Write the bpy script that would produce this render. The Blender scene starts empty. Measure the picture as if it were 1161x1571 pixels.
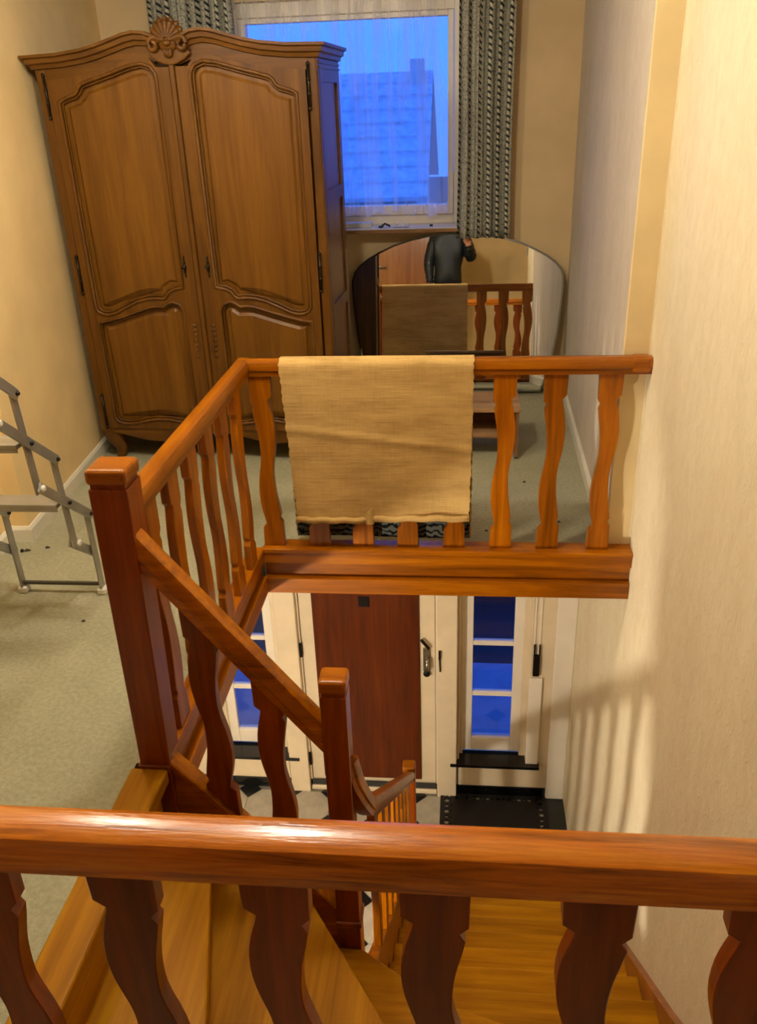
import bpy, bmesh, math, random
from mathutils import Vector, Matrix
random.seed(7)
sc = bpy.context.scene
COL = sc.collection
PI = math.pi

# ------------------------------------------------------------------ camera
cam_d = bpy.data.cameras.new('camera')
cam = bpy.data.objects.new('camera', cam_d)
COL.objects.link(cam)
Rv = Vector((0.99531996, 0.090537, -0.03378209))
Uv = Vector((-0.00924428, 0.43719097, 0.89932119))
Wv = Vector((-0.09619106, 0.89480004, -0.43598185))
m = Matrix.Identity(4)
for i in range(3):
    m[i][0] = Rv[i]; m[i][1] = Uv[i]; m[i][2] = -Wv[i]
m.translation = Vector((0, 0, 1.80813))
cam.matrix_world = m
cam_d.sensor_fit = 'VERTICAL'
cam_d.sensor_height = 24.0
cam_d.lens = 24.0 * 1299.81 / 1571.0
cam_d.clip_start = 0.02
sc.camera = cam

# ------------------------------------------------------------------ world: blue dusk
w = bpy.data.worlds.new('dusk')
sc.world = w
w.use_nodes = True
bg = w.node_tree.nodes['Background']
bg.inputs[0].default_value = (0.045, 0.20, 1.0, 1)
bg.inputs[1].default_value = 2.2
sc.view_settings.view_transform = 'Standard'
sc.view_settings.look = 'None'
sc.view_settings.gamma = 1.0
sc.view_settings.use_curve_mapping = False
sc.view_settings.exposure = 0.0
LAMP_UP = 235.0      # emission of the globe above the stairwell
LAMP_BACK = 150.0    # emission of the globe over the left part of the landing
LAMP_HALL = 1250.0   # emission of the globe in the hall below
LAMP_COL = (1.0, 0.91, 0.76)

# ------------------------------------------------------------------ material helpers
def lin(c):
    r = []
    for v in c:
        v /= 255.0
        r.append(v / 12.92 if v <= 0.04045 else ((v + 0.055) / 1.055) ** 2.4)
    return tuple(r) + (1,)

def base(name, col, rough=0.5, spec=0.5, metal=0.0):
    mt = bpy.data.materials.new(name)
    mt.use_nodes = True
    b = mt.node_tree.nodes['Principled BSDF']
    b.inputs['Base Color'].default_value = col
    b.inputs['Roughness'].default_value = rough
    b.inputs['Metallic'].default_value = metal
    b.inputs['Specular IOR Level'].default_value = spec
    return mt, mt.node_tree.nodes, mt.node_tree.links, b

def coords(N, L, scale, which='Object', rot=(0, 0, 0)):
    tc = N.new('ShaderNodeTexCoord'); mp = N.new('ShaderNodeMapping')
    mp.inputs['Scale'].default_value = scale
    mp.inputs['Rotation'].default_value = rot
    L.new(tc.outputs[which], mp.inputs['Vector'])
    return mp.outputs['Vector']

def noise(N, L, vec, scale, detail=4, rough=0.55, dist=0.0):
    n = N.new('ShaderNodeTexNoise')
    n.inputs['Scale'].default_value = scale; n.inputs['Detail'].default_value = detail
    n.inputs['Roughness'].default_value = rough; n.inputs['Distortion'].default_value = dist
    L.new(vec, n.inputs['Vector'])
    return n.outputs['Fac']

def ramp(N, L, fac, stops):
    r = N.new('ShaderNodeValToRGB')
    el = r.color_ramp.elements
    while len(el) < len(stops): el.new(0.5)
    for e, (p, c) in zip(el, stops):
        e.position = p; e.color = c
    L.new(fac, r.inputs['Fac'])
    return r.outputs['Color']

def mixc(N, L, fac, a, b, mode='MIX'):
    x = N.new('ShaderNodeMix'); x.data_type = 'RGBA'; x.blend_type = mode
    for sock, v in ((x.inputs[0], fac), (x.inputs[6], a), (x.inputs[7], b)):
        if hasattr(v, 'links') or hasattr(v, 'is_linked'): L.new(v, sock)
        else: sock.default_value = v
    return x.outputs[2]

def bump(N, L, b, h, strength=0.3, dist=0.01):
    bp = N.new('ShaderNodeBump')
    bp.inputs['Strength'].default_value = strength; bp.inputs['Distance'].default_value = dist
    L.new(h, bp.inputs['Height']); L.new(bp.outputs['Normal'], b.inputs['Normal'])

def plain(name, col, rough=0.5, var=0.06, scale=6, bmp=0.0, bs=120, spec=0.5, metal=0.0):
    """painted / plain surface with a soft mottling and optional fine relief"""
    mt, N, L, b = base(name, lin(col), rough, spec, metal)
    v = coords(N, L, (1, 1, 1))
    n = noise(N, L, v, scale, 5)
    c = lin(col)
    lo = tuple(x * (1 - var * 2) for x in c[:3]) + (1,)
    hi = tuple(min(1, x * (1 + var)) for x in c[:3]) + (1,)
    L.new(ramp(N, L, n, [(0.3, lo), (0.7, hi)]), b.inputs['Base Color'])
    if bmp: bump(N, L, b, noise(N, L, v, bs, 3), bmp, 0.004)
    return mt

def wood(name, dark, mid, light, axis='Z', rough=0.3, scale=1.0, coat=0.3, rnd=0.18, bmp=0.06, rotz=0.0, spec=0.22):
    """grain runs along the given object axis"""
    mt, N, L, b = base(name, lin(mid), rough)
    s = {'X': (0.9, 14, 14), 'Y': (14, 0.9, 14), 'Z': (14, 14, 0.9)}[axis]
    s = tuple(q * scale for q in s)
    v = coords(N, L, s, 'Object', (0, 0, rotz))
    oi = N.new('ShaderNodeObjectInfo')
    ad = N.new('ShaderNodeVectorMath'); ad.operation = 'ADD'
    sc_ = N.new('ShaderNodeVectorMath'); sc_.operation = 'SCALE'
    cmb = N.new('ShaderNodeCombineXYZ')
    for k in range(3): L.new(oi.outputs['Random'], cmb.inputs[k])
    L.new(cmb.outputs[0], sc_.inputs[0]); sc_.inputs['Scale'].default_value = 37.0
    L.new(v, ad.inputs[0]); L.new(sc_.outputs[0], ad.inputs[1])
    v2 = ad.outputs[0]
    n1 = noise(N, L, v2, 1.3, 6, 0.6, 0.8)
    n2 = noise(N, L, v2, 6.0, 3, 0.6)
    c1 = ramp(N, L, n1, [(0.3, lin(dark)), (0.52, lin(mid)), (0.75, lin(light))])
    c2 = ramp(N, L, n2, [(0.35, (0.72, 0.68, 0.62, 1)), (0.6, (1, 1, 1, 1))])
    c3 = mixc(N, L, 0.55, c1, c2, 'MULTIPLY')
    mr = N.new('ShaderNodeMapRange')
    mr.inputs['To Min'].default_value = 1 - rnd; mr.inputs['To Max'].default_value = 1 + rnd * 0.6
    L.new(oi.outputs['Random'], mr.inputs['Value'])
    hs = N.new('ShaderNodeHueSaturation')
    L.new(mr.outputs[0], hs.inputs['Value']); L.new(c3, hs.inputs['Color'])
    L.new(hs.outputs[0], b.inputs['Base Color'])
    b.inputs['Coat Weight'].default_value = coat
    b.inputs['Coat Roughness'].default_value = 0.16
    b.inputs['Specular IOR Level'].default_value = spec
    bump(N, L, b, n2, bmp, 0.004)
    return mt

OD, OM, OL = (112, 58, 0), (156, 86, 1), (184, 112, 5)
W_RX = wood('varnished_wood_x', OD, OM, OL, 'X')
W_RY = wood('varnished_wood_y', OD, OM, OL, 'Y')
W_RZ = wood('varnished_wood_z', OD, OM, OL, 'Z')
W_POST = wood('varnished_post_wood', (100, 40, 1), (130, 56, 2), (152, 72, 4), 'Z')
W_TR = wood('stair_tread_wood_y', (142, 90, 0), (172, 114, 1), (192, 138, 6), 'Y', 0.45, 0.6, 0.0, spec=0.1)
W_TX = wood('stair_tread_wood_x', (142, 90, 0), (172, 114, 1), (192, 138, 6), 'X', 0.45, 0.6, 0.0, spec=0.1)
W_OAK = wood('wardrobe_oak', (73, 43, 7), (94, 58, 11), (110, 71, 18), 'Z', 0.42, 0.8, 0.12, 0.06)
W_OAKP = wood('wardrobe_oak_panel', (84, 51, 9), (104, 66, 14), (117, 78, 20), 'Z', 0.42, 0.6, 0.12, 0.05)
W_OAKX = wood('wardrobe_oak_across', (73, 43, 7), (94, 58, 11), (110, 71, 18), 'X', 0.42, 0.8, 0.12, 0.06)
W_DOOR = wood('front_door_veneer', (74, 28, 1), (94, 38, 3), (114, 54, 6), 'Z', 0.4, 0.7, 0.05, 0.03)
W_PLY = wood('flamed_plywood', (140, 80, 26), (184, 116, 48), (206, 142, 70), 'Z', 0.35, 0.35, 0.2, 0.03)
W_BENCH = wood('unvarnished_bench_pine', (128, 94, 60), (158, 122, 84), (178, 142, 104), 'X', 0.6, 0.8, 0.0, 0.05)

WHITE = plain('white_gloss_paint', (236, 226, 208), 0.35, 0.03)
CREAMP = plain('cream_gloss_paint', (226, 208, 176), 0.4, 0.04)
M_LEFT = plain('cream_plaster', (238, 209, 150), 0.85, 0.05, 3, 0.15, 90)
M_BACK = plain('tan_plaster', (214, 188, 142), 0.85, 0.05, 3, 0.1, 90)
M_BAND = plain('smooth_cream_board', (222, 200, 150), 0.6, 0.05, 4)
M_CEIL = plain('ceiling_white', (230, 222, 206), 0.9, 0.03)
M_BASEB = plain('white_baseboard_paint', (226, 220, 200), 0.45, 0.05)
M_BLACK = plain('black_glazed_tile', (12, 12, 13), 0.18, 0.2)
M_IRON = plain('dark_iron', (30, 26, 22), 0.45, 0.2, metal=0.6)
M_CHROME = plain('brushed_steel', (170, 168, 160), 0.3, 0.05, metal=1.0)
M_ALU = plain('dull_aluminium', (172, 170, 162), 0.42, 0.10, 9, metal=0.75)
M_PLAST = plain('white_plastic', (220, 218, 205), 0.45, 0.05)

def wallpaper(name, a, b_, relief=0.5):
    mt, N, L, b = base(name, lin(a), 0.75, 0.35)
    v = coords(N, L, (1, 1, 0.6))
    n = noise(N, L, v, 22, 6, 0.65, 0.6)
    v3 = coords(N, L, (1, 1, 0.3))
    n3 = noise(N, L, v3, 5, 5, 0.6)
    c = mixc(N, L, 0.5, ramp(N, L, n, [(0.3, lin(b_)), (0.68, lin(a))]), ramp(N, L, n3, [(0.3, lin(b_)), (0.7, lin(a))]))
    L.new(c, b.inputs['Base Color'])
    v2 = coords(N, L, (1, 1, 0.6), 'Object', (0.5, 0, 0))
    n2 = noise(N, L, v2, 34, 4, 0.6, 1.2)
    h = ramp(N, L, n2, [(0.52, (0, 0, 0, 1)), (0.68, (1, 1, 1, 1))])
    hh = mixc(N, L, 0.35, h, ramp(N, L, n, [(0.3, (0, 0, 0, 1)), (0.7, (1, 1, 1, 1))]))
    bump(N, L, b, hh, relief, 0.006)
    return mt
M_PAPER = wallpaper('embossed_cream_wallpaper', (230, 219, 188), (214, 198, 164), 0.42)
M_PAPERF = wallpaper('embossed_grey_wallpaper', (212, 200, 180), (188, 176, 158), 0.32)

def carpet_mat():
    mt, N, L, b = base('grey_green_carpet', lin((150, 146, 118)), 0.95, 0.1)
    v = coords(N, L, (1, 1, 1))
    n = noise(N, L, v, 260, 2, 0.7)
    n2 = noise(N, L, v, 2.2, 4)
    n3 = noise(N, L, v, 60, 3, 0.7)
    c = ramp(N, L, n, [(0.3, lin((134, 131, 104))), (0.7, lin((184, 180, 152)))])
    c = mixc(N, L, 0.5, c, ramp(N, L, n2, [(0.3, lin((134, 132, 104))), (0.7, lin((182, 177, 148)))]))
    c = mixc(N, L, 0.3, c, ramp(N, L, n3, [(0.35, lin((112, 108, 84))), (0.65, lin((172, 168, 140)))]))
    L.new(c, b.inputs['Base Color'])
    bump(N, L, b, n, 0.5, 0.004)
    return mt
M_CARPET = carpet_mat()

def emit_mat(name, col, s):
    mt = bpy.data.materials.new(name); mt.use_nodes = True
    N, L = mt.node_tree.nodes, mt.node_tree.links
    N.remove(N['Principled BSDF'])
    e = N.new('ShaderNodeEmission'); e.inputs[0].default_value = col + (1,); e.inputs[1].default_value = s
    L.new(e.outputs[0], N['Material Output'].inputs[0])
    return mt

def glass_mat(name, tint=(0.93, 0.96, 1.0, 1), refl=1.0):
    mt = bpy.data.materials.new(name); mt.use_nodes = True
    N, L = mt.node_tree.nodes, mt.node_tree.links
    N.remove(N['Principled BSDF'])
    t = N.new('ShaderNodeBsdfTransparent'); t.inputs[0].default_value = tint
    g = N.new('ShaderNodeBsdfGlossy'); g.inputs['Roughness'].default_value = 0.03
    fr = N.new('ShaderNodeFresnel'); fr.inputs[0].default_value = 1.45
    mx = N.new('ShaderNodeMixShader')
    ml = N.new('ShaderNodeMath'); ml.operation = 'MULTIPLY'; ml.inputs[1].default_value = refl; L.new(fr.outputs[0], ml.inputs[0])
    L.new(ml.outputs[0], mx.inputs[0]); L.new(t.outputs[0], mx.inputs[1]); L.new(g.outputs[0], mx.inputs[2])
    L.new(mx.outputs[0], N['Material Output'].inputs[0])
    return mt
M_GLASS = glass_mat('window_glass', refl=0.003)

# ------------------------------------------------------------------ mesh helpers
class MB:
    def __init__(s): s.v = []; s.f = []
    def add(s, vs, fs):
        o = len(s.v); s.v += [tuple(q) for q in vs]; s.f += [tuple(i + o for i in f) for f in fs]; return s
    def box(s, x0, x1, y0, y1, z0, z1):
        vs = [(x, y, z) for z in (z0, z1) for y in (y0, y1) for x in (x0, x1)]
        return s.add(vs, [(0, 2, 3, 1), (4, 5, 7, 6), (0, 1, 5, 4), (2, 6, 7, 3), (0, 4, 6, 2), (1, 3, 7, 5)])
    def prism(s, poly, fn, a, b):
        """poly: list of 2d points; fn(p, t) -> 3d; extruded between t=a and t=b"""
        n = len(poly)
        vs = [fn(p, a) for p in poly] + [fn(p, b) for p in poly]
        fs = [tuple(range(n - 1, -1, -1)), tuple(range(n, 2 * n))]
        fs += [(i, (i + 1) % n, n + (i + 1) % n, n + i) for i in range(n)]
        return s.add(vs, fs)
    def sweep(s, path, prof, up=(0, 0, 1), closed=False, cap=True):
        """prof: list of (side, up) points; path: 3d points"""
        path = [Vector(q) for q in path]; up = Vector(up); n = len(path); k = len(prof); rings = []
        for i, q in enumerate(path):
            if closed:
                a = (q - path[i - 1]).normalized(); b = (path[(i + 1) % n] - q).normalized()
            else:
                a = (q - path[i - 1]).normalized() if i else (path[1] - q).normalized()
                b = (path[i + 1] - q).normalized() if i < n - 1 else a
            t = (a + b)
            t = t.normalized() if t.length > 1e-6 else a
            side = t.cross(up)
            side = side.normalized() if side.length > 1e-6 else Vector((1, 0, 0))
            u2 = side.cross(t).normalized()
            c = max(0.35, t.dot(a))
            sa = a.cross(up)
            bend = (b - a)
            lat = abs(bend.dot(side)); ver = abs(bend.dot(u2))
            ks = 1 / c if lat > ver else 1.0; ku = 1 / c if ver >= lat else 1.0
            rings.append([q + side * (p[0] * ks) + u2 * (p[1] * ku) for p in prof])
        vs = [v for r in rings for v in r]; fs = []
        m_ = n if closed else n - 1
        for i in range(m_):
            for j in range(k):
                a0 = i * k + j; a1 = i * k + (j + 1) % k
                b0 = ((i + 1) % n) * k + j; b1 = ((i + 1) % n) * k + (j + 1) % k
                fs.append((a0, a1, b1, b0))
        if cap and not closed:
            fs.append(tuple(range(k - 1, -1, -1))); fs.append(tuple((n - 1) * k + j for j in range(k)))
        return s.add(vs, fs)
    def tube(s, path, r, seg=8):
        path = [Vector(q) for q in path]
        d = (path[-1] - path[0]).normalized()
        up = (0, 0, 1) if abs(d.z) < 0.9 else (0, 1, 0)
        prof = [(r * math.cos(2 * PI * i / seg), r * math.sin(2 * PI * i / seg)) for i in range(seg)]
        return s.sweep(path, prof, up)
    def lathe(s, prof, c, seg=16, axis='Z'):
        """prof (radius, height) list around an axis through c"""
        c = Vector(c); vs = []
        for r, h in prof:
            for i in range(seg):
                a = 2 * PI * i / seg
                q = {'Z': (r * math.cos(a), r * math.sin(a), h), 'Y': (r * math.cos(a), h, r * math.sin(a)), 'X': (h, r * math.cos(a), r * math.sin(a))}[axis]
                vs.append(c + Vector(q))
        fs = []
        for j in range(len(prof) - 1):
            for i in range(seg):
                fs.append((j * seg + i, j * seg + (i + 1) % seg, (j + 1) * seg + (i + 1) % seg, (j + 1) * seg + i))
        fs.append(tuple(range(seg - 1, -1, -1))); fs.append(tuple((len(prof) - 1) * seg + i for i in range(seg)))
        return s.add(vs, fs)
    def ball(s, c, rx, ry, rz, seg=12, rings=8):
        c = Vector(c); vs = [c + Vector((0, 0, -rz))]
        for j in range(1, rings):
            t = -PI / 2 + PI * j / rings
            for i in range(seg):
                a = 2 * PI * i / seg
                vs.append(c + Vector((rx * math.cos(t) * math.cos(a), ry * math.cos(t) * math.sin(a), rz * math.sin(t))))
        vs.append(c + Vector((0, 0, rz)))
        fs = [(0, 1 + (i + 1) % seg, 1 + i) for i in range(seg)]
        for j in range(rings - 2):
            for i in range(seg):
                a0 = 1 + j * seg + i; a1 = 1 + j * seg + (i + 1) % seg
                fs.append((a0, a1, a1 + seg, a0 + seg))
        top = len(vs) - 1; b0 = 1 + (rings - 2) * seg
        fs += [(b0 + i, b0 + (i + 1) % seg, top) for i in range(seg)]
        return s.add(vs, fs)
    def grid(s, fn, nu, nv):
        vs = [fn(i / nu, j / nv) for j in range(nv + 1) for i in range(nu + 1)]
        fs = [(j * (nu + 1) + i, j * (nu + 1) + i + 1, (j + 1) * (nu + 1) + i + 1, (j + 1) * (nu + 1) + i) for j in range(nv) for i in range(nu)]
        return s.add(vs, fs)
    def mesh(s, name, bev=0.0, seg=1, smooth=False, ang=None):
        me = bpy.data.meshes.new(name)
        me.from_pydata(s.v, [], s.f); me.validate()
        bm = bmesh.new(); bm.from_mesh(me)
        bmesh.ops.recalc_face_normals(bm, faces=bm.faces[:])
        if bev:
            es = [e for e in bm.edges if e.is_manifold and e.calc_face_angle(0) > 0.5]
            bmesh.ops.bevel(bm, geom=es, offset=bev, segments=seg, profile=0.5, affect='EDGES', clamp_overlap=True)
        if smooth or ang:
            for f in bm.faces: f.smooth = True
            if ang:
                for e in bm.edges: e.smooth = (e.calc_face_angle(0) < ang) if e.is_manifold else False
        bm.to_mesh(me); bm.free()
        return me

def ob(name, me, mat=None, parent=None, loc=(0, 0, 0), rot=(0, 0, 0)):
    """one mesh object; loc/rot are world values even under a parent"""
    if isinstance(me, MB): me = me.mesh(name)
    o = bpy.data.objects.new(name, me); COL.objects.link(o)
    if mat and not me.materials: me.materials.append(mat)
    o.location = loc; o.rotation_euler = rot
    if parent is not None:
        o.parent = parent
        o.matrix_parent_inverse = WORLD[parent.name].inverted()
    WORLD[o.name] = Matrix.LocRotScale(Vector(loc), Matrix.Rotation(rot[2], 3, 'Z') @ Matrix.Rotation(rot[1], 3, 'Y') @ Matrix.Rotation(rot[0], 3, 'X'), None)
    return o
WORLD = {}

def thing(name, label, cat, loc, group=None, rotz=0.0):
    o = bpy.data.objects.new(name, None); COL.objects.link(o)
    o.empty_display_size = 0.05
    o.location = loc; o.rotation_euler = (0, 0, rotz)
    o['label'] = label; o['category'] = cat
    if group: o['group'] = group
    WORLD[o.name] = Matrix.Translation(Vector(loc)) @ Matrix.Rotation(rotz, 4, 'Z')
    return o
def tag(o, label, cat, group=None):
    o['label'] = label; o['category'] = cat
    if group: o['group'] = group
    return o
def struct(o, label=None, cat=None):
    o['kind'] = 'structure'
    if label: o['label'] = label
    if cat: o['category'] = cat
    return o
def box(name, b, mat, parent=None, bev=0.0, seg=1):
    return ob(name, MB().box(*b).mesh(name, bev, seg), mat, parent)

# ------------------------------------------------------------------ layout constants
XL, XR = -0.877, 0.7358       # stairwell, left edge and right wall
YN, YF = 0.8615, 3.305        # near rail, far rail
YB = 5.70                     # back (window) wall
ZH = -2.66                    # hall floor
YD = 4.593                    # front door wall
ZP = 0.16                     # raised landing behind the near balustrade
RISE = 0.188
RT = 0.8835                   # rail top
ZC = 2.62                     # ceiling

# ------------------------------------------------------------------ structure: floors, ceiling, walls
fl = MB()
fl.box(-4.2, -0.985, 0.80, YF + 0.04, -0.18, 0)
fl.box(-4.2, 0.70, YF + 0.04, YB + 0.05, -0.18, 0)
fl.box(-0.985, XL - 0.02, 1.93, YF + 0.04, -0.18, 0)
struct(ob('floor', fl, M_CARPET), 'grey-green carpet around the stairwell', 'floor')
fl = MB(); fl.box(-4.2, 1.4, -1.35, 0.80, -0.18, ZP); fl.box(XR, 1.4, 0.80, 1.25, -0.18, ZP)
struct(ob('floor_landing', fl, M_CARPET), 'raised carpeted landing behind the near balustrade', 'floor')
struct(ob('ceiling', MB().box(-4.3, 1.6, -1.5, YB + 0.3, ZC, ZC + 0.1), M_CEIL), 'white ceiling over the landing', 'ceiling')
# right wall: lower stairwell wall and the furred-out wall of the far room
pr = MB().box(XR, XR + 0.16, 1.25, YD + 0.1, ZH - 0.05, ZC).box(XR, XR + 0.16, -0.5, 1.25, ZH - 0.05, -0.0)
struct(ob('wall_right', pr, M_PAPER), 'embossed cream wallpaper wall beside the stairwell', 'wall')
fw = MB().prism([(0.634, YF + 0.055), (XR + 0.04, YF + 0.055), (XR + 0.04, YB + 0.1), (0.684, YB + 0.1)],
                lambda q, t: (q[0], q[1], t), 0.0, ZC)
o = ob('wall_right_far', fw, M_PAPERF); struct(o, 'grey embossed wallpaper wall of the far room', 'wall')
struct(ob('trim_1', MB().box(0.6325, XR + 0.002, YF + 0.040, YF + 0.056, 0.0, ZC).mesh('trim_1', 0.003), M_BAND), 'smooth cream board on the wall end at the far rail', 'trim')
struct(ob('trim_2', MB().tube([(XR - 0.001, YF + 0.044, 0.04), (XR - 0.001, YF + 0.044, ZC)], 0.006), M_PAPER), 'raised wallpaper edge bead', 'trim')
struct(ob('wall_right_near', MB().box(1.30, 1.45, -1.2, 1.25, -0.2, ZC).box(XR + 0.16, 1.30, 1.25, 1.37, -0.2, ZC), M_LEFT), 'cream wall beside the photographer', 'wall')
# left wall, two planes with a small return
lw = MB().prism([(-2.01, 3.37), (-2.2, YB + 0.05), (-2.5, YB + 0.05), (-2.5, 3.37)], lambda q, t: (q[0], q[1], t), 0, ZC)
struct(ob('wall_left', lw, M_LEFT), 'plain cream plaster wall beside the wardrobe', 'wall')
lw = MB().prism([(-2.10, 3.40), (-2.10, 3.37), (-2.06, 0.75), (-2.06, -1.4), (-2.4, -1.4), (-2.4, 3.40)], lambda q, t: (q[0], q[1], t), 0, ZC)
struct(ob('wall_left_near', lw, M_LEFT), 'set-back part of the cream wall behind the loft ladder', 'wall')
bp = [(0, 0), (0.016, 0), (0.016, 0.062), (0.008, 0.076), (0, 0.076)]
def baseboard(path, name, label):
    mb = MB(); mb.sweep(path, bp)
    struct(ob(name, mb.mesh(name), M_BASEB), label, 'baseboard')
baseboard([(-2.20, YB, 0), (-2.01, 3.37, 0), (-2.10, 3.37, 0), (-2.06, 0.9, 0)][::-1], 'baseboard_left', 'white baseboard with a jog along the left wall')
baseboard([(0.634, YF + 0.06, 0), (0.684, YB, 0)][::-1], 'baseboard_right', 'white baseboard along the far right wall')
# back wall with window opening
WX0, WX1, WZ0, WZ1 = -1.42, 0.0, 1.085, 2.36
bw = MB()
bw.box(-2.6, WX0, YB, YB + 0.3, -0.3, ZC); bw.box(WX1, 1.1, YB, YB + 0.3, -0.3, ZC)
bw.box(WX0, WX1, YB, YB + 0.3, -0.3, WZ0); bw.box(WX0, WX1, YB, YB + 0.3, WZ1, ZC)
struct(ob('wall_back', bw, M_BACK), 'tan plaster wall with the curtained window', 'wall')
# wall behind the photographer with two doors
YK = -1.2
kw = MB()
kw.box(-4.3, -1.36, YK - 0.12, YK, -0.2, ZC); kw.box(-0.42, 1.45, YK - 0.12, YK, -0.2, ZC); kw.box(-1.36, -0.42, YK - 0.12, YK, 2.36, ZC)
struct(ob('wall_front', kw, M_LEFT), 'cream wall behind the photographer', 'wall')
d2 = struct(ob('door_2', MB().box(-1.25, -0.47, YK - 0.06, YK - 0.02, ZP, 2.31).mesh('door_2', 0.004), W_PLY), 'flamed plywood door seen in the mirror', 'door')
fr = MB(); fr.box(-1.36, -1.25, YK - 0.08, YK + 0.015, ZP, 2.38); fr.box(-0.47, -0.40, YK - 0.08, YK + 0.015, ZP, 2.38); fr.box(-1.25, -0.47, YK - 0.08, YK + 0.015, 2.31, 2.38)
ob('door_frame', fr, WHITE, d2)
hd = MB(); hd.lathe([(0.028, 0), (0.028, 0.012)], (-1.19, YK - 0.02, 1.45), 12, 'Y'); hd.tube([(-1.19, YK - 0.01, 1.45), (-1.19, YK + 0.03, 1.45), (-1.08, YK + 0.03, 1.45)], 0.009)
ob('door_handle', hd, M_CHROME, d2)
d3 = struct(ob('door_3', MB().box(0.99, 1.3, YK, YK + 0.02, ZP, 2.3), WHITE), 'white door at the end of the landing', 'door')
ob('door_frame', MB().box(0.91, 0.99, YK, YK + 0.03, ZP, 2.38), WHITE, d3)
ob('door_hinge', MB().tube([(0.90, YK + 0.03, 1.58), (0.90, YK + 0.03, 1.68)], 0.01), M_CHROME, d3)

# ------------------------------------------------------------------ hall below
struct(ob('floor_hall', MB().box(-3.4, XR, -0.5, YD + 0.05, ZH - 0.1, ZH), plain('hall_cement', (120, 114, 102), 0.6)), 'hall floor', 'floor')
struct(ob('ceiling_hall', MB().box(-3.4, -0.91, -0.5, YD, -0.192, -0.181), M_CEIL), 'white hall ceiling', 'ceiling')
o = ob('ceiling_hall_far', MB().box(-0.985, XR, YF + 0.02, YD, -0.192, -0.181), M_CEIL); struct(o, 'hall ceiling by the front door', 'ceiling')
struct(ob('wall_hall_left', MB().box(-3.5, -3.4, -0.5, YD, ZH, -0.2), CREAMP), 'cream hall wall', 'wall')
struct(ob('wall_hall_near', MB().box(-3.5, XR, -0.6, -0.5, ZH, -0.2), CREAMP), 'cream wall at the back of the hall', 'wall')
struct(ob('wall_stair_near', MB().box(-0.985, XR, 0.80, 0.83, ZH, ZP), CREAMP), 'wall below the near balustrade', 'wall')

def fill_plate(outer, holes, fn, a, b, name):
    """flat plate with holes: outer/holes are 2d loops, fn(p,t)->3d, thickness from t=a to t=b"""
    bm = bmesh.new(); es = []
    for loop in [outer] + holes:
        vs = [bm.verts.new(fn(q, a)) for q in loop]
        es += [bm.edges.new((vs[i], vs[(i + 1) % len(vs)])) for i in range(len(vs))]
    r = bmesh.ops.triangle_fill(bm, use_beauty=True, use_dissolve=False, edges=es)
    fs = [g for g in r['geom'] if isinstance(g, bmesh.types.BMFace)]
    d = Vector(fn((0, 0), b)) - Vector(fn((0, 0), a))
    ex = bmesh.ops.extrude_face_region(bm, geom=fs)
    vs = [g for g in ex['geom'] if isinstance(g, bmesh.types.BMVert)]
    bmesh.ops.translate(bm, vec=d, verts=vs)
    bmesh.ops.recalc_face_normals(bm, faces=bm.faces[:])
    me = bpy.data.meshes.new(name); bm.to_mesh(me); bm.free()
    return me

# hall floor tiles: pale octagons with small black squares
floor_hall = bpy.data.objects['floor_hall']
M_OCT = plain('pale_cement_tile', (176, 168, 150), 0.45, 0.1, 12)
M_TERR = plain('black_terrazzo', (20, 20, 20), 0.25, 0.3)
P_, c_ = 0.30, 0.085
octp = [(P_/2, -P_/2+c_), (P_/2, P_/2-c_), (P_/2-c_, P_/2), (-P_/2+c_, P_/2), (-P_/2, P_/2-c_), (-P_/2, -P_/2+c_), (-P_/2+c_, -P_/2), (P_/2-c_, -P_/2)]
octp = [(x*0.985, y*0.985) for x, y in octp]
dia = [(c_*0.95, 0), (0, c_*0.95), (-c_*0.95, 0), (0, -c_*0.95)]
me_o = MB().prism(octp, lambda q, t: (q[0], q[1], t), -0.01, 0.004).mesh('tile')
me_d = MB().prism(dia, lambda q, t: (q[0], q[1], t), -0.01, 0.004).mesh('tile_inset')
for i in range(-4, 4):
    for j in range(6):
        x = -0.45 + i * P_; y = 4.40 - j * P_
        ob('tile', me_o, M_OCT, floor_hall, (x, y, ZH))
        ob('tile_inset', me_d, M_TERR, floor_hall, (x + P_/2, y + P_/2, ZH))
# speckled terrazzo field at the foot of the side wall
def terrazzo():
    mt, N, L, b = base('speckled_terrazzo', lin((24, 24, 24)), 0.3)
    vo = N.new('ShaderNodeTexVoronoi'); vo.inputs['Scale'].default_value = 30
    L.new(coords(N, L, (1, 1, 1)), vo.inputs['Vector'])
    L.new(ramp(N, L, vo.outputs['Distance'], [(0.16, lin((200, 196, 184))), (0.24, lin((20, 20, 20)))]), b.inputs['Base Color'])
    return mt
ob('terrazzo_slab', MB().box(-1.6, -0.36, 2.2, 3.05, ZH, ZH + 0.006), terrazzo(), floor_hall)

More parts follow.
